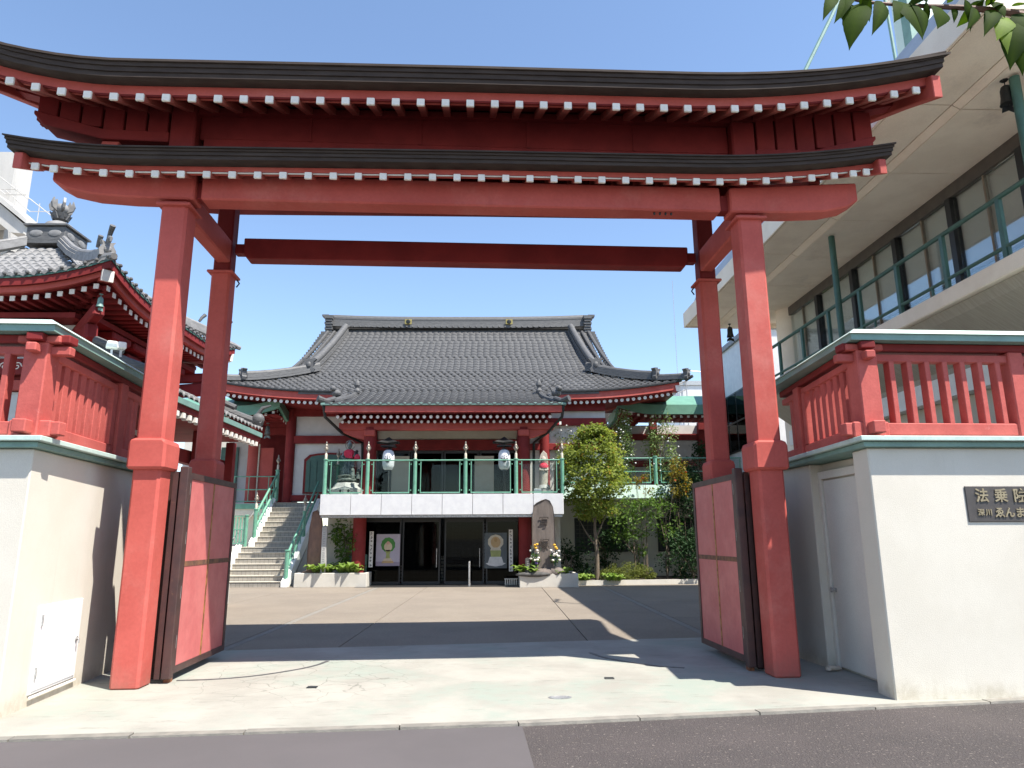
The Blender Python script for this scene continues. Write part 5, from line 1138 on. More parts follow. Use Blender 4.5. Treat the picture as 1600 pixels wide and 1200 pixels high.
for sx, sy in ((1, -1), (1, 1), (-1, -1), (-1, 1)):
    # corner ridges, big white-tipped corner rafter, posts
    def cp(q, h=0):
        u = .36*min(1, q/HW); return Vector((sx*q, sy*q, pz(q)+u+h))
    qs = [.42, 1.1, 1.6, 2.1, 2.5, 2.8]
    secs = []
    sd_ = Vector((sx, -sy, 0)).normalized() if sx*sy > 0 else Vector((1, 1, 0)).normalized()
    for nm, w_, h0, h1 in (('corner_ridge', .12, .0, .12), ('corner_ridge', .09, .124, .19)):
        secs = [[cp(q)-sd_*w_+Vector((0, 0, h0)), cp(q)+sd_*w_+Vector((0, 0, h0)), cp(q)+sd_*w_+Vector((0, 0, h1)), cp(q)-sd_*w_+Vector((0, 0, h1))] for q in qs]
        MB().sweep(secs).build(nm, TILEL, PV)
    MB().tube([cp(q, .21) for q in qs], .055, 8).build('ridge_roll', TILEL, PV, smooth=True)
    MB().tube([cp(q, .02)+Vector((sx, sy, 0))*.0 for q in (2.75, 2.95, 3.1, 3.22)], [.10, .10, .08, .06], 8).build('corner_tile', TILEL, PV, smooth=True)
    og = MB(); og.prism([(-.13, 0), (.13, 0), (.15, .12), (.09, .22), (.13, .30), (.05, .27), (0, .33), (-.05, .27), (-.13, .30), (-.09, .22), (-.15, .12)], 'y', -.05, .06); og.ball((0, -.06, .13), (.07, .04, .07), 8, 5)
    og.tube([(0, -.02, .30), (0, -.10, .36), (0, -.17, .32), (0, -.17, .25)], [.05, .045, .035, .02], 7); og.build('ridge_ornament', TILEL, PV, smooth=False, loc=cp(2.86, .06), rot=(0, 0, math.atan2(sy, sx)+R(90)))
    MB().tube([cp(2.86, .38), cp(2.92, .52), cp(3.0, .66)], [.035, .045, .055], 8).build('bird_rest', RIDGE, PV); MB().tube([cp(2.4, .30), cp(2.44, .42), cp(2.5, .54)], [.035, .042, .05], 8).build('bird_rest', RIDGE, PV)
    MB().bar(cp(3.02, -.36), cp(1.8, -.45), .19, .20).build('corner_rafter', RED, PV, bevel=.015); MB().bar(cp(3.06, -.355), cp(3.018, -.36), .20, .21).build('corner_rafter_tip', CAPW, PV)
    MB().bar((sx*2.65, sy*2.65, 5.45), (sx*1.9, sy*1.9, 5.2), .22, .34).build('corner_bracket', DRED, PV, bevel=.04)
    MB().bar((sx*2.85, sy*2.85, 5.80), (sx*1.9, sy*1.9, 5.55), .2, .24).build('corner_bracket', DRED, PV, bevel=.03)
    MB().tube([(sx*1.98, sy*1.98, 3.0), (sx*1.98, sy*1.98, 5.6)], .2, 14).build('column', DRED, PV, smooth=True)
wind_bell((-10.3+2.86, 15.45-2.86, 6.10), 'verdigris bell at the near eave corner of the tiled pavilion', MINTD, .42)
# roof crown: box with oval panels, dome, lotus and flaming jewel
MB().box(-.44, .44, -.44, .44, 8.24, 8.60).build('crown_box', RIDGE, PV, bevel=.02)
MB().box(-.49, .49, -.49, .49, 8.605, 8.645).build('crown_lip', RIDGE, PV); MB().box(-.48, .48, -.48, .48, 8.17, 8.235).build('crown_foot', RIDGE, PV)
for sx, sy in ((0, -1), (1, 0)):
    for x in (-.21, .21):
        c = MB(); c.ball((0, 0, 0), (.15, .02, .085) if sy else (.02, .15, .085), 14, 6); c.build('oval_panel', TILEL, PV, loc=(sx*.442+(-sy)*x, sy*.442+sx*x, 8.43))
MB().lathe([(.34, 0), (.33, .08), (.27, .17), (.16, .23), (.08, .25)], (0, 0, 8.645), 24).build('dome', TILEL, PV, smooth=True)
lt = MB(); lt.lathe([(.07, 0), (.09, .04), (.17, .12), (.20, .20), (.15, .17), (.07, .19)], (0, 0, 8.88), 16)
for k in range(8): a = k*.785; lt.tube([(.13*math.cos(a), .13*math.sin(a), 8.96), (.23*math.cos(a), .23*math.sin(a), 9.10)], [.055, .01], 5)
lt.build('lotus', RIDGE, PV)
MB().ball((0, 0, 9.22), (.16, .16, .14), 16, 10).build('jewel', TILEL, PV, smooth=True)
fl2 = MB().prism([(.12, -.10), (.25, -.04), (.28, .07), (.23, .21), (.20, .10), (.155, .19), (.13, .06)], 'y', -.025, .025).mesh('flame', TILEL)
for k in range(6): inst('flame', fl2, PV, (0, 0, 9.23), (0, 0, k*1.0472+.2))
# lower pent roof along the right flank and front
def pent(x, d, h=0): return (3.2+d, x, 4.85-.55*d+.05*d*d+h+.12*max(0, abs(x)/3.2-.6))
rows = [(d_*.2, d_*.2+.2, -2.9-d_*.07, 2.3+d_*.07) for d_ in range(5)]
o = tile_field(pent, rows, pitch=.24, step=.03, amp=.03).build('pent_roof_tiles', TILEL, PV, smooth='sharp'); stuff(o)
MB().hexa([(2.0, -3.2, 4.05), (4.15, -3.2, 4.05), (4.15, 2.6, 4.05), (2.0, 2.6, 4.05), (2.0, -3.2, 4.95), (4.15, -3.2, 4.26), (4.15, 2.6, 4.26), (2.0, 2.6, 4.95)]).build('pent_roof', DRED, PV)
MB().box(4.16, 4.2, -3.2, 2.6, 4.16, 4.27).build('pent_fascia', MINTD, PV)
for y in (-3.1, 2.5):
    t = MB(); t.tube([(3.0, y, 4.98), (3.6, y, 4.72), (4.2, y, 4.50)], .10, 8); t.tube([(3.0, y, 5.14), (3.5, y, 4.92)], .08, 8); t.ball((4.1, y, 4.62), (.16, .14, .16)); t.tube([(4.05, y, 4.7), (4.2, y, 4.92), (4.4, y, 4.98)], [.06, .05, .02], 6); t.build('pent_ridge', RIDGE, PV, smooth=True)
tm = MB()
for k in range(20): tm.box(4.0, 4.16, -3.0+.28*k, -2.9+.28*k, 3.92, 4.02)
stuff(tm.build('pent_rafter_tips', CAPW, PV))
for y in (-2.8, -1.0, .8, 2.8): MB().box(3.25, 3.45, y-.1, y+.1, 0, 4.05).build('pent_post', DRED, PV, bevel=.01)
MB().box(3.0, 3.2, -3, 3, 3.3, 3.6).build('pent_beam', DRED, PV); MB().box(2.05, 2.1, -2.0, 2.0, .5, 3.2).build('lower_wall', PLASTG, PV)
MB().prism([(-2.4, -2.4), (3.4, -2.4), (3.4, 3.3), (-2.4, 3.3)], 'z', 0, .5).build('podium', PLASTG, PV)
# concrete block with outside stair far behind
cb = thing('concrete_building', 'weathered grey concrete building with outside stair far behind the pavilion', 'building', (0, 30, 0))
MB().box(-34, -22.45, 0, 1.2, 0, 19.3).build('wall', CONCL, cb)
MB().prism([(-25, 16.0), (-21.75, 16.0), (-20.35, 14.85), (-20.35, 14.45), (-20.9, 14.5), (-22.0, 15.35), (-23.0, 15.2), (-23.8, 14.3), (-25, 14.0)], 'y', -1.7, -.2).build('stair_flight', CONCL, cb)
MB().prism([(-25, 16.02), (-21.7, 16.02), (-20.2, 14.85), (-20.2, 15.05), (-21.65, 16.25), (-25, 16.25)], 'y', -1.85, -.05).build('stair_landing', CONCL, cb)
for y in (-1.8, -.2):
    MB().tube([(-25, y, 17.3), (-22.0, y, 17.3), (-20.3, y, 16.0)], .022, 6).build('stair_rail', CONCL, cb); MB().tube([(-22.6, y, 17.3), (-21.3, y, 16.2), (-20.4, y, 16.2)], .02, 6).build('stair_rail', CONCL, cb)
    for x, z in ((-23.2, 16.25), (-22.0, 16.2), (-20.9, 15.5)): MB().tube([(x, y, z), (x, y, z+1.1)], .018, 6).build('baluster', CONCL, cb)
# ------------------------------------------------------------------ modern building on the right
ob = thing('office_building', 'modern concrete building with deep flat eaves, balcony and green railing on the right', 'building', (6.41, 0, .16), R(1.1)); ob.scale = (.9, .9, .9)
V0, V1 = 8.5, 24.1
WX = 2.75
MB().box(0.0, .06, V0, V1, 8.96, 9.50).build('eave_fascia', CONC, ob, bevel=.01); MB().box(.061, 9, V0+.02, V1-.02, 9.12, 9.48).build('roof_slab', CONC, ob)
MB().box(.061, 7.0, V0, V0+.06, 8.96, 9.118).build('eave_fascia', CONC, ob); MB().box(.061, 7.0, V1-.06, V1, 8.96, 9.118).build('eave_fascia', CONC, ob)
n = 7; step = (V1-V0-.2)/n
for k in range(n):
    a, b = V0+.10+step*k, V0+.10+step*(k+1)
    MB().box(.085, 1.02, a+.012, b-.012, 8.975, 9.117).build('soffit_panel', CONC, ob, bevel=.006)
    MB().hexa([(1.04, a+.012, 8.975), (1.18, a+.012, 8.90), (1.18, b-.012, 8.90), (1.04, b-.012, 8.975), (1.04, a+.012, 9.117), (1.18, a+.012, 9.117), (1.18, b-.012, 9.117), (1.04, b-.012, 9.117)]).build('soffit_step', CONC, ob)
    MB().box(1.20, WX-.02, a+.012, b-.012, 8.90, 9.117).build('soffit_panel', CONC, ob, bevel=.006)
# rooftop kerb, plant boxes and mast
MB().hexa([(.15, V0+.3, 9.51), (.6, V0+.3, 9.51), (.6, V1-.5, 9.51), (.15, V1-.5, 9.51), (.5, V0+.3, 10.3), (.8, V0+.3, 10.3), (.8, V1-.5, 10.3), (.5, V1-.5, 10.3)]).build('parapet', mat('grey_metal_parapet', (.42, .44, .47), (.38, .40, .43), rough=.5, scale=2), ob)
pent_m = mat('mint_metal', (.62, .74, .68), (.57, .69, .64), rough=.5, scale=2)
MB().box(3.5, 7, 14.5, 15.3, 9.5, 12.8).build('penthouse', mat('grey_panel', (.40, .40, .38), (.36, .36, .35), rough=.6), ob); MB().box(3.35, 7.2, 14.35, 15.4, 12.81, 15.2).build('penthouse_band', pent_m, ob); MB().box(3.25, 7.3, 14.2, 15.5, 15.21, 15.4).build('penthouse_cap', WHITE, ob)
MB().box(3.0, 3.34, 14.3, 14.6, 9.5, 15.0).build('roof_fin', MINTD, ob); MB().box(2.7, 3.6, 12.6, 13.6, 9.5, 11.3).build('air_unit', WHITE, ob, bevel=.03)
MB().tube([(1.15, 16, 13.4), (2.1, 16, 15.2), (2.6, 16, 16.2)], .05, 6).build('stay_rod', MINTD, ob); MB().tube([(2.62, 14.3, 9.5), (2.45, 14.3, 14.9)], .04, 6).build('mast', MINTD, ob); MB().tube([(1.15, 16, 13.4), (.75, 16, 9.5)], .05, 6).build('stay_rod', MINTD, ob)
# window wall: dark mullions, blinds behind glass
MB().box(WX+.20, 8.9, 9.3, 21.7, -.5, 9.1).build('wall_core', CONC, ob)
BL = mat('window_blind', (.80, .75, .63), (.74, .69, .58), rough=.8, scale=2); SHJ = mat('pale_shoji', (.75, .75, .77), (.68, .68, .71), rough=.7, scale=3)
MB().box(WX-.03, WX+.10, 9.4, 21.6, 8.62, 8.895).build('window_head', mat('head_brown', (.10, .085, .07), (.08, .07, .06), rough=.6), ob)
ys_ = frange(9.4, 21.6, 7)
for k in range(6):
    a, b = ys_[k], ys_[k+1]
    f = MB().box(WX-.06, WX+.12, a, a+.16, 6.05, 8.615).build('window_mullion', BLACK, ob)
    mid = (a+.16+b)/2
    for c, d in ((a+.17, mid-.02), (mid+.02, b-.005)):
        MB().box(WX+.12, WX+.19, c, d, 6.9, 8.61).build('blind', BL, ob); MB().box(WX+.121, WX+.188, c, d, 6.06, 6.885).build('paper_screen', SHJ, ob); MB().box(WX+.02, WX+.035, c, d, 6.06, 8.61).build('window_pane', WGLASS, ob)
    MB().box(WX+.0, WX+.08, mid-.018, mid+.018, 6.06, 8.61).build('window_stile', mat('wood_stile', (.25, .19, .13), rough=.6), ob)
    MB().box(WX+.04, WX+.115, a+.17, b-.005, 6.87, 6.91).build('window_transom', MATS['wood_stile'], ob)
MB().tube([(WX+.15, 21.95, -.5), (WX+.15, 21.95, 8.9)], .42, 24).build('corner_column', CONC, ob, smooth=True)
MB().box(WX+.5, WX+.55, 22.4, 23.8, 5.2, 8.9).build('end_screen', WHITE, ob)
# balcony slab, ribbed sloping spandrel, lower wall
MB().box(1.30, WX+.1, 9.0, 21.4, 5.72, 6.02).build('balcony_slab', CONC, ob, bevel=.02)
RIB = mat('board_marked_concrete', (.42, .38, .31), (.35, .315, .255), rough=.9, scale=3, stretch=(1, 14, 1), bump=.5, fine=30)
MB().prism([(1.42, 5.71), (1.55, 5.55), (2.4, 4.95), (2.4, 4.8), (WX+.19, 4.8), (WX+.19, 5.71)], 'y', 9.05, 21.35).build('spandrel', RIB, ob)
MB().box(2.28, WX+.19, 9.05, 21.35, 4.35, 4.79).build('lintel_band', WHITE, ob); MB().box(2.55, WX+.19, 9.05, 21.35, 3.2, 4.34).build('lower_wall', BEIGE, ob)
for k in range(4): MB().box(2.47, 2.54, 10.3+2.9*k, 10.36+2.9*k, 3.6, 4.25).build('wall_slot', BLACK, ob)
orl = thing('building_railing', 'dark green steel railing along the balcony of the concrete building', 'railing', (6.41, 0, .16), R(1.1)); orl.scale = (.9, .9, .9)
RX = 1.50
for z, r in ((7.16, .045), (6.28, .035)): MB().tube([(RX, 9.1, z), (RX, 21.3, z)], r, 8).build('rail', GREEND, orl, smooth=True)
for y in frange(9.2, 21.2, 9): MB().box(RX-.035, RX+.035, y-.05, y+.05, 6.02, 7.15).build('post', GREEND, orl, bevel=.006)
for y, lb in ((16.0, 0), (9.85, 1)): MB().tube([(RX-.08, y, 6.0), (RX-.08, y, 8.85)], .075, 10).build('tall_pole', GREEND, orl, smooth=True)
for y in frange(9.6, 20.8, 12): MB().box(RX-.02, RX+.02, y-.02, y+.02, 6.02, 6.27).build('foot', GREEND, orl)
wind_bell((7.29, 21.1, 8.18), 'dark bronze wind bell under the far end of the concrete eaves', IRON, .72, 'wind bells under the concrete eaves')
wind_bell((7.47, 9.02, 8.17), 'dark bronze wind bell under the near end of the concrete eaves', IRON, .66, 'wind bells under the concrete eaves')
ax = thing('annex_building', 'pale annex with a dark window band between the gate and the concrete building', 'building', (0, 0, 0))
MB().box(9.55, 15, 25.2, 29.6, 0, 9.25).build('wall', PANELW, ax); MB().box(9.45, 15.1, 25.1, 29.7, 9.255, 9.45).build('roof_edge', mat('grey_cap', (.25, .26, .28), rough=.5), ax)
for k in range(4):
    f = MB().box(9.50, 9.548, 25.4+1.02*k, 26.38+1.02*k, 4.9, 7.3).build('window', BLACK, ax); MB().box(9.485, 9.499, 25.46+1.02*k, 26.32+1.02*k, 4.96, 7.24).build('pane', DGLASS, f); MB().box(9.47, 9.484, 25.4+1.02*k, 26.38+1.02*k, 6.05, 6.12).build('transom', BLACK, f)
MB().box(9.52, 9.549, 25.3, 29.5, 3.6, 3.64).build('panel_joint', STEEL, ax)
fb = thing('distant_building', 'small white distant building with thin aerial to the right of the hall roof', 'building', (0, 46, 0))
MB().box(12.2, 18, 0, 6, 0, 11.6).build('wall', PANELW, fb); MB().box(12.1, 18.1, -.1, 6.1, 11.61, 11.9).build('roof_edge', STEEL, fb)
ar = MB()
for k in range(6): ar.tube([(12.0+.0*k, -.2, 8.6+.6*k), (12.6, -.2, 8.9+.6*k)], .03, 4)
ar.tube([(12.0, -.2, 7.5), (12.0, -.2, 12.3), (12.6, -.2, 12.6), (13.6, -.2, 12.5)], .04, 5); ar.tube([(12.6, -.2, 7.5), (12.6, -.2, 12.5)], .04, 5); ar.tube([(12.05, -.2, 12.3), (12.05, -.2, 19)], .018, 5); ar.build('aerial', STEEL, fb)

# ------------------------------------------------------------------ planting
L_YG = leaf_mat('leaf_yellow_green', (.31, .35, .085), (.105, .15, .035), .45, (.34, .20, .06))
L_MID = leaf_mat('leaf_mid', (.14, .22, .05), (.055, .105, .025), .35)
L_DK = leaf_mat('leaf_dark', (.035, .075, .025), (.015, .035, .014), .2)
L_LT = leaf_mat('leaf_pale', (.26, .33, .13), (.13, .19, .06), .35, (.6, .6, .5))
L_HOS = leaf_mat('leaf_hosta', (.24, .32, .08), (.12, .20, .04), .3)
L_RED = leaf_mat('leaf_reddish', (.26, .20, .04), (.14, .13, .03), .35, (.40, .09, .04))
def trunk_mesh(pts, rs, limbs, seed=1):
    m = MB().tube(spline(pts, 4), [rs[0]+(rs[1]-rs[0])*i/(4*(len(pts)-1)) for i in range(4*(len(pts)-1)+1)], 9)
    for a, b, c, r0 in limbs: m.tube(spline([a, b, c], 4), [r0*(1-.8*i/8) for i in range(9)], 6)
    return m
def tree(name, label, cat, base, tr, clumps, per, size, lm, seed, group=None, **kw):
    t = thing(name, label, cat, base, 0, group)
    if tr: trunk_mesh(*tr).build('trunk', BARK, t, smooth=True)
    inst('crown', leaves_mesh('crown', clumps, per, size, lm, seed, **kw), t); return t
r = random.Random(11)
cl_ = []
for k in range(230):
    z = r.uniform(-1, 1); w = (1-max(0, z)**1.6*.75)*(1-max(0, -z)**2*.45); a = r.uniform(0, 6.283); q = math.sqrt(r.uniform(.12, 1))
    cl_.append((1.20*w*q*math.cos(a), 1.05*w*q*math.sin(a), 3.86+1.58*z+r.uniform(-.1, .1), r.uniform(.16, .30), r.uniform(.16, .30), r.uniform(.12, .2)))
tree('broadleaf_tree', 'yellow-green leafy tree with slim bare trunk in front of the right terrace', 'tree', (3.42, 25.25, .1), ([(0, 0, 0), (.02, 0, .9), (-.03, .02, 1.8), (.02, 0, 3.0), (0, 0, 4.9)], (.085, .02), [((0, 0, 1.2), (-.35, .0, 1.7), (-.6, .05, 2.2), .04), ((0, 0, 1.5), (.3, .1, 2.1), (.55, .1, 2.9), .04), ((0, 0, 2.0), (-.3, -.2, 2.6), (-.6, -.2, 3.4), .035), ((0, 0, 2.5), (.35, -.2, 3.1), (.6, -.3, 3.8), .03)]), cl_, 62, .115, L_YG, 21)
# smaller tree to its right
cl2 = [(r.uniform(-.75, .85), r.uniform(-.5, .5), 1.7+r.uniform(-.25, 1.15), r.uniform(.14, .28), r.uniform(.14, .25), r.uniform(.10, .18)) for k in range(42)]
tree('broadleaf_tree', 'thin-stemmed small tree with mid-green leaves right of the yellow-green tree', 'tree', (4.95, 26.3, .1), ([(0, 0, 0), (.02, 0, .8), (-.02, 0, 1.6), (.05, 0, 2.6)], (.04, .012), [((0, 0, .9), (-.3, 0, 1.3), (-.55, 0, 1.7), .02), ((0, 0, 1.2), (.3, 0, 1.6), (.6, 0, 2.1), .02)]), cl2, 34, .12, L_MID, 22)
def shrub(name, label, base, sx, sy, sz, n, per, size, lm, seed, z0=.15, group=None):
    q = random.Random(seed); cl = []
    for k in range(n):
        a = q.uniform(0, 6.283); e = math.sqrt(q.random()); zz = q.random(); w = math.sqrt(max(.12, 1-(zz*1.0-.35)**2*1.4))
        cl.append((sx*e*w*math.cos(a), sy*e*w*math.sin(a), z0+sz*zz, sx*q.uniform(.2, .34), sy*q.uniform(.2, .34), sz*q.uniform(.12, .2)))
    st_ = [((0, 0, .1), (q.uniform(-.3, .3)*sx, 0, sz*.5), (q.uniform(-.7, .7)*sx, q.uniform(-.4, .4)*sy, z0+sz*.9), .03) for k in range(4)]
    return tree(name, label, 'shrub', base, ([(0, 0, 0), (0, 0, sz*.35), (.03, 0, sz*.8)], (.04, .015), st_), cl, per, size, lm, seed, group)
shrub('shrub', 'dark glossy camellia-like shrub left of the tree trunk', (2.65, 26.5, .1), .75, .6, 1.15, 26, 46, .11, L_DK, 31)
shrub('shrub', 'dark leafy shrub between the tree trunk and the thin-stemmed tree', (4.05, 27.4, .1), .7, .5, 1.55, 26, 40, .11, L_DK, 32)
shrub('shrub', 'sunlit bright green shrub at the foot of the thin-stemmed tree', (5.15, 26.7, .1), .35, .3, .95, 10, 30, .11, L_MID, 33, .35)
shrub('shrub', 'large dark shrub in shade beside the right door leaf, lower mass', (7.0, 26.0, .1), 1.15, .9, 1.5, 44, 60, .11, L_DK, 34)
shrub('shrub', 'tall dark evergreen in shade beside the right door leaf, upper mass', (7.25, 27.0, .1), .95, .7, 3.0, 60, 60, .11, L_DK, 35, .9)
shrub('shrub', 'leafy mid-green bush under the terrace edge left of the dark evergreen', (6.15, 26.4, .1), .55, .5, 1.7, 18, 30, .12, L_MID, 36, 1.5)
shrub('nandina_shrub', 'yellow-tinged feathery shrub in front of the right terrace rail', (6.75, 26.6, .1), .5, .4, 1.2, 22, 34, .10, L_RED, 37, 3.1)
shrub('nandina_shrub', 'small reddish feathery shrub at the middle of the right terrace rail', (5.45, 26.7, .1), .4, .3, .6, 12, 20, .10, L_RED, 38, 3.2)
# clipped hedge
hc = []
q = random.Random(5)
for k in range(150):
    a = q.uniform(0, 6.283); e = math.sqrt(q.random()); hc.append((.95*e*math.cos(a), .5*e*math.sin(a), .08+q.random()*.55*math.sqrt(max(.05, 1-e*e*.85)), .13, .12, .07))
tree('clipped_hedge', 'low clipped rounded yellow-green hedge right of the tree trunk', 'hedge', (4.55, 25.7, .1), None, hc, 46, .05, leaf_mat('leaf_hedge', (.17, .19, .045), (.09, .11, .025), .3), 41)
def hosta(label, base, n, sz, lm, seed):
    q = random.Random(seed); t = thing('hosta_plant', label, 'plant', base, 0, 'broad-leaved ground plants'); v = MB()
    tm_ = []
    for k in range(n):
        a = q.uniform(0, 6.283); l = sz*q.uniform(.7, 1.2); h = l*q.uniform(.5, .9); w = l*.26; ox, oy = q.uniform(-.35, .35)*sz*2.0, q.uniform(-.25, .25)*sz*2; d = Vector((math.cos(a), math.sin(a), 0)); s_ = Vector((-d.y, d.x, 0)); o = Vector((ox, oy, 0))
        p = [o, o+d*l*.4+Vector((0, 0, h*.8)), o+d*l*.75+Vector((0, 0, h)), o+d*l+Vector((0, 0, h*.7))]
        v.add([p[0], p[1]-s_*w*.8, p[1]+s_*w*.8, p[1]+Vector((0, 0, -.02)), p[2]-s_*w, p[2]+s_*w, p[2]+Vector((0, 0, -.03)), p[3]], [(0, 1, 3), (0, 3, 2), (1, 4, 6, 3), (3, 6, 5, 2), (4, 7, 6), (6, 7, 5)]); tm_ += [q.random()*.9]*8
    me = v.mesh('leaves', lm); at = me.attributes.new('leafv', 'FLOAT', 'POINT'); at.data.foreach_set('value', tm_); inst('leaves', me, t); return t
hosta('broad-leaved hosta clump at the left foot of the tree trunk', (2.95, 25.1, .12), 46, .30, L_HOS, 51); hosta('broad-leaved hosta clump between tree trunk and clipped hedge', (3.95, 25.05, .12), 46, .30, L_HOS, 52)
hosta('bright hosta bed in the left planter, nearer the stairs', (-6.1, 25.1, .42), 80, .40, L_HOS, 53); hosta('bright hosta bed in the left planter, nearer the entrance', (-5.2, 25.1, .42), 80, .40, L_HOS, 54)
hosta('small leafy plant beside the dark marker in the right planter', (.98, 24.25, .40), 60, .36, L_HOS, 55); hosta('low green plants along the right end of the stele planter', (2.05, 24.25, .38), 60, .26, L_HOS, 56)
shrub('shrub', 'upright leafy shrub under the balcony in the left planter', (-5.35, 25.35, .4), .50, .3, 1.55, 20, 28, .15, L_MID, 61, .35)
# plants on the right terrace: tall flowering shrubs in pots
def potted(label, x, y, z, h, w, seed):
    t = shrub('flowering_shrub', label, (x, y, z), w, w*.8, h, 40, 60, .09, L_LT, seed, .35, 'pale flowering shrubs on the right terrace')
    MB().lathe([(.16, 0), (.2, .3), (.22, .32), (.17, .32)], n=14).build('pot', DSTONE, t)
    q = random.Random(seed+1); f = MB()
    for k in range(26): f.ball((q.uniform(-w, w)*.8, q.uniform(-w, 0), .6+q.random()*h*.85), (.035, .035, .03), 6, 4)
    stuff(f.build('white_flowers', WHITE, t))
potted('pale flowering shrub on the right terrace, nearest the porch', 2.6, 27.85, 3.55, 2.2, .60, 71); potted('pale flowering shrub on the right terrace, directly right of the tree crown', 5.0, 27.85, 3.55, 2.5, .48, 72); potted('pale flowering shrub on the right terrace, broadest and farthest right', 6.55, 27.85, 3.55, 2.5, .75, 73)
shrub('shrub', 'dark shrub behind the rail at the right end of the terrace', (8.5, 29.0, 3.55), .9, .6, 1.7, 30, 40, .11, L_DK, 74)
# raised bed on the right, flower offerings, markers
bed = struct(MB().prism([(2.66, 24.98), (10.5, 25.9), (10.5, 28.35), (2.66, 28.35)], 'z', 0, .12).build('planting_bed', SOIL))
kb2 = MB().sweep([[(x, 24.86+(x-2.66)*.117, 0), (x, 24.98+(x-2.66)*.117, 0), (x, 24.98+(x-2.66)*.117, .16), (x, 24.86+(x-2.66)*.117, .16)] for x in (2.66, 10.5)]).build('bed_kerb', PLANTER, bed)
vase(1.20, 24.10, .42, 'flower vase with white and yellow blooms on the left of the stele', 81); vase(1.86, 24.08, .42, 'flower vase with white and yellow blooms on the right of the stele', 82)
mk = thing('stone_marker', 'small dark upright stone marker in the right planter', 'marker', (.95, 24.08, .40)); MB().prism([(-.085, 0), (.085, 0), (.08, .52), (.0, .56), (-.08, .52)], 'y', -.05, .05).build('slab', DSTONE, mk, bevel=.01)
g_ = MB()
for k in range(6): g_.bar((-.03, -.052, .12+.06*k), (.03, -.052, .13+.06*k), .004, .014)
g_.build('carved_characters', GRANITE, mk)
rk2 = MB().ball((0, 0, 0), (.62, .14, .09), 14, 7); tag(rk2.build('edging_stone', DSTONE, None, smooth=True, loc=(1.15, 24.0, .42)), 'long dark edging stone on the front rim of the right planter', 'stone')
sl2 = thing('stone_slab', 'tall reddish natural stone slab between stairs and white post', 'stone slab', (-6.42, 25.2, .40)); rock_slab([(-.22, 0), (.0, -.02), (.24, 0), (.26, .8), (.25, 1.5), (.18, 2.0), (.02, 2.2), (-.12, 2.14), (-.2, 1.6), (-.23, .8)], -.09, .10, 9).build('slab', STONER, sl2, smooth='sharp'); MB().ball((0, -.05, .02), (.42, .28, .16), 12, 7).build('footing_stone', STONER, sl2, smooth=True)
wp = thing('stone_post', 'white square stone post with carved characters in the left planter', 'stone post', (-6.03, 24.95, .40)); MB().box(-.085, .085, -.085, .085, 0, 1.62).build('shaft', GRANITE, wp, bevel=.012); MB().lathe([(.118, 0), (.0, .06)], (0, 0, 1.618), 4).build('pyramid_top', GRANITE, wp, rot=None)
g_ = MB(); q = random.Random(3)
for k in range(16): g_.bar((-.035, -.087, .3+.075*k), (.035, -.087, .3+.075*k+q.uniform(-.02, .02)), .004, .012)
g_.build('carved_characters', mat('carving_grey', (.2, .2, .2), rough=.9), wp)
gb = thing('net_bin', 'dark green ribbed bin behind the left planter', 'bin', (-4.95, 25.45, .45)); MB().box(-.30, .30, -.14, .14, 0, .62).build('body', GREEND, gb, bevel=.02)
for k in range(9): MB().box(-.28+.065*k, -.25+.065*k, -.155, -.142, .03, .6).build('rib', GREEND, gb)

# ------------------------------------------------------------------ street tree whose branch hangs into the top right corner
bt = thing('street_tree', 'overhanging tree branch with dark green pointed leaves in the top right corner', 'tree', (0, 0, 0))
br_ = [(1.177, 2.1, 3.467), (1.277, 2.1, 3.442), (1.423, 2.1, 3.427), (1.537, 2.1, 3.423), (1.696, 2.1, 3.414), (1.852, 2.1, 3.39), (2.069, 2.1, 3.324), (2.487, 2.1, 3.15), (2.95, 2.1, 2.75)]
tb = MB().tube([(3.1, 2.1, 0), (3.05, 2.1, 1.4), (2.95, 2.1, 2.75), (2.8, 2.15, 3.6), (2.9, 2.0, 4.6)], [.08, .07, .055, .035, .012], 10)
tb.tube(spline(br_, 3), [.004+.018*(i/24.0)**1.5 for i in range(25)], 7); tb.build('trunk', mat('reddish_bark', (.16, .075, .05), (.10, .05, .035), rough=.7, scale=20, bump=.3), bt, smooth=True)
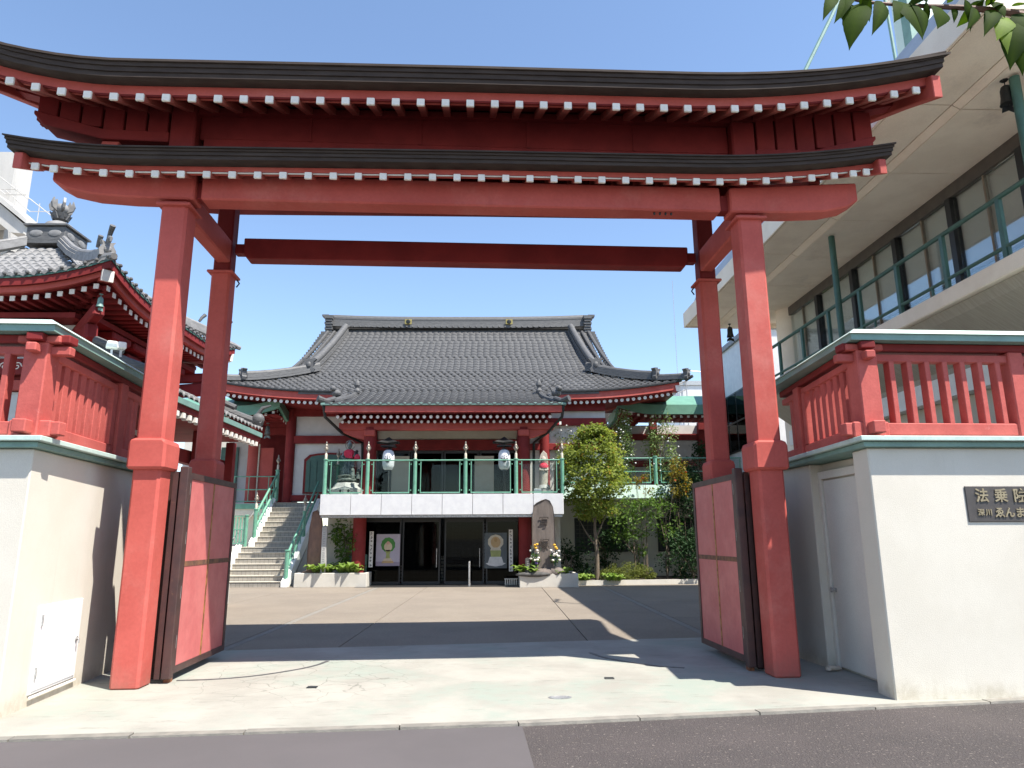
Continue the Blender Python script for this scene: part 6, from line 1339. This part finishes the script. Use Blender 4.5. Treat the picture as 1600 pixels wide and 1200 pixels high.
LV = [((1.188, 2.1, 3.459), (1.105, 2.05, 3.34), 0.3), ((1.233, 2.1, 3.452), (1.142, 2.05, 3.33), 0.3), ((1.276, 2.1, 3.434), (1.184, 2.05, 3.236), 0.42), ((1.249, 2.1, 3.46), (1.168, 2.05, 3.346), 0.3), ((1.352, 2.1, 3.442), (1.267, 2.05, 3.289), 0.35), ((1.392, 2.1, 3.448), (1.442, 2.05, 3.273), 0.45), ((1.424, 2.1, 3.435), (1.35, 2.05, 3.333), 0.5), ((1.459, 2.1, 3.436), (1.445, 2.05, 3.283), 0.4), ((1.554, 2.1, 3.418), (1.497, 2.05, 3.309), 0.6), ((1.684, 2.1, 3.414), (1.596, 2.05, 3.305), 0.3), ((1.776, 2.1, 3.374), (1.725, 2.05, 3.218), 0.5), ((1.813, 2.1, 3.361), (1.763, 2.05, 3.144), 0.4), ((1.854, 2.1, 3.4), (1.771, 2.05, 3.256), 0.5), ((1.752, 2.1, 3.41), (1.653, 2.05, 3.285), 0.35), ((1.518, 2.1, 3.449), (1.431, 2.05, 3.443), 0.5), ((1.325, 2.1, 3.46), (1.242, 2.05, 3.454), 0.5), ((1.584, 2.1, 3.437), (1.601, 2.05, 3.458), 0.5), ((1.72, 2.1, 3.425), (1.736, 2.05, 3.46), 0.5), ((1.868, 2.1, 3.348), (1.807, 2.05, 3.182), 0.5), ((1.812, 2.1, 3.426), (1.838, 2.05, 3.396), 0.5), ((1.793, 2.1, 3.379), (1.695, 2.05, 3.268), 0.5), ((1.828, 2.1, 3.387), (1.723, 2.05, 3.168), 0.45)]
q = random.Random(8)
for k in range(30):     # leaves farther along, outside the frame
    x = q.uniform(1.95, 2.9); z = 3.35-(x-1.9)*.35; LV.append(((x, 2.1, z), (x+q.uniform(-.1, .1), 2.1+q.uniform(-.12, .12), z+q.uniform(-.2, .12)), .45))
for k in range(12):     # fuller spray inside the frame, on short twigs
    t_ = q.uniform(0, 1); bx0 = 1.2+.68*t_; z = 3.455-.05*t_; d_ = Vector((q.uniform(-.7, .4), q.uniform(-.8, .8), q.uniform(-1, .25))).normalized()*q.uniform(.06, .11)
    a_ = Vector((bx0, 2.1+q.uniform(-.05, .05), z+q.uniform(-.01, .03))); LV.append((tuple(a_), tuple(a_+d_), q.uniform(.38, .5)))
L_BR = leaf_mat('leaf_branch', (.048, .08, .013), (.018, .038, .008), .45); L_BR.node_tree.nodes['Principled BSDF'].inputs['Specular IOR Level'].default_value = .03; L_BY = leaf_mat('leaf_backlit', (.20, .30, .03), (.14, .22, .02), .5)
for i, (a, b, w) in enumerate(LV):
    a = Vector(a); b = Vector(b); d = (b-a); l = d.length; d.normalize(); n_ = Vector((q.uniform(-.5, .5), -1, q.uniform(-.3, .5))).normalized(); s_ = d.cross(n_).normalized(); n_ = s_.cross(d)
    prof = [(0, .03), (.05, .2), (.10, .42), (.16, .64), (.22, .80), (.29, .93), (.33, .92), (.40, 1.0), (.44, .95), (.51, .95), (.55, .87), (.62, .82), (.66, .72), (.73, .62), (.77, .52), (.84, .36), (.91, .18), (.96, .07), (1, 0)]
    hw = l*w*.50; mid = [a+d*l*t+n_*(l*.14*math.sin(t*3.1))+Vector((0, 0, -l*.16*t*t)) for t, _ in prof]; m = MB(); v = mid+[p+s_*hw*u-n_*hw*u*.18 for p, (t, u) in zip(mid, prof)]+[p-s_*hw*u-n_*hw*u*.18 for p, (t, u) in zip(mid, prof)]
    N = len(prof); f = [(k, k+1, N+k+1, N+k) for k in range(N-1)]+[(k+1, k, 2*N+k, 2*N+k+1) for k in range(N-1)]
    m.add(v, f); me = m.mesh('leaf', L_BY if i in (10, 20) else L_BR); at = me.attributes.new('leafv', 'FLOAT', 'POINT'); e0 = q.uniform(.0, .55); at.data.foreach_set('value', [1.0]*N+[e0]*(2*N)); [setattr(p_, 'use_smooth', True) for p_ in me.polygons]; inst('leaf', me, bt)
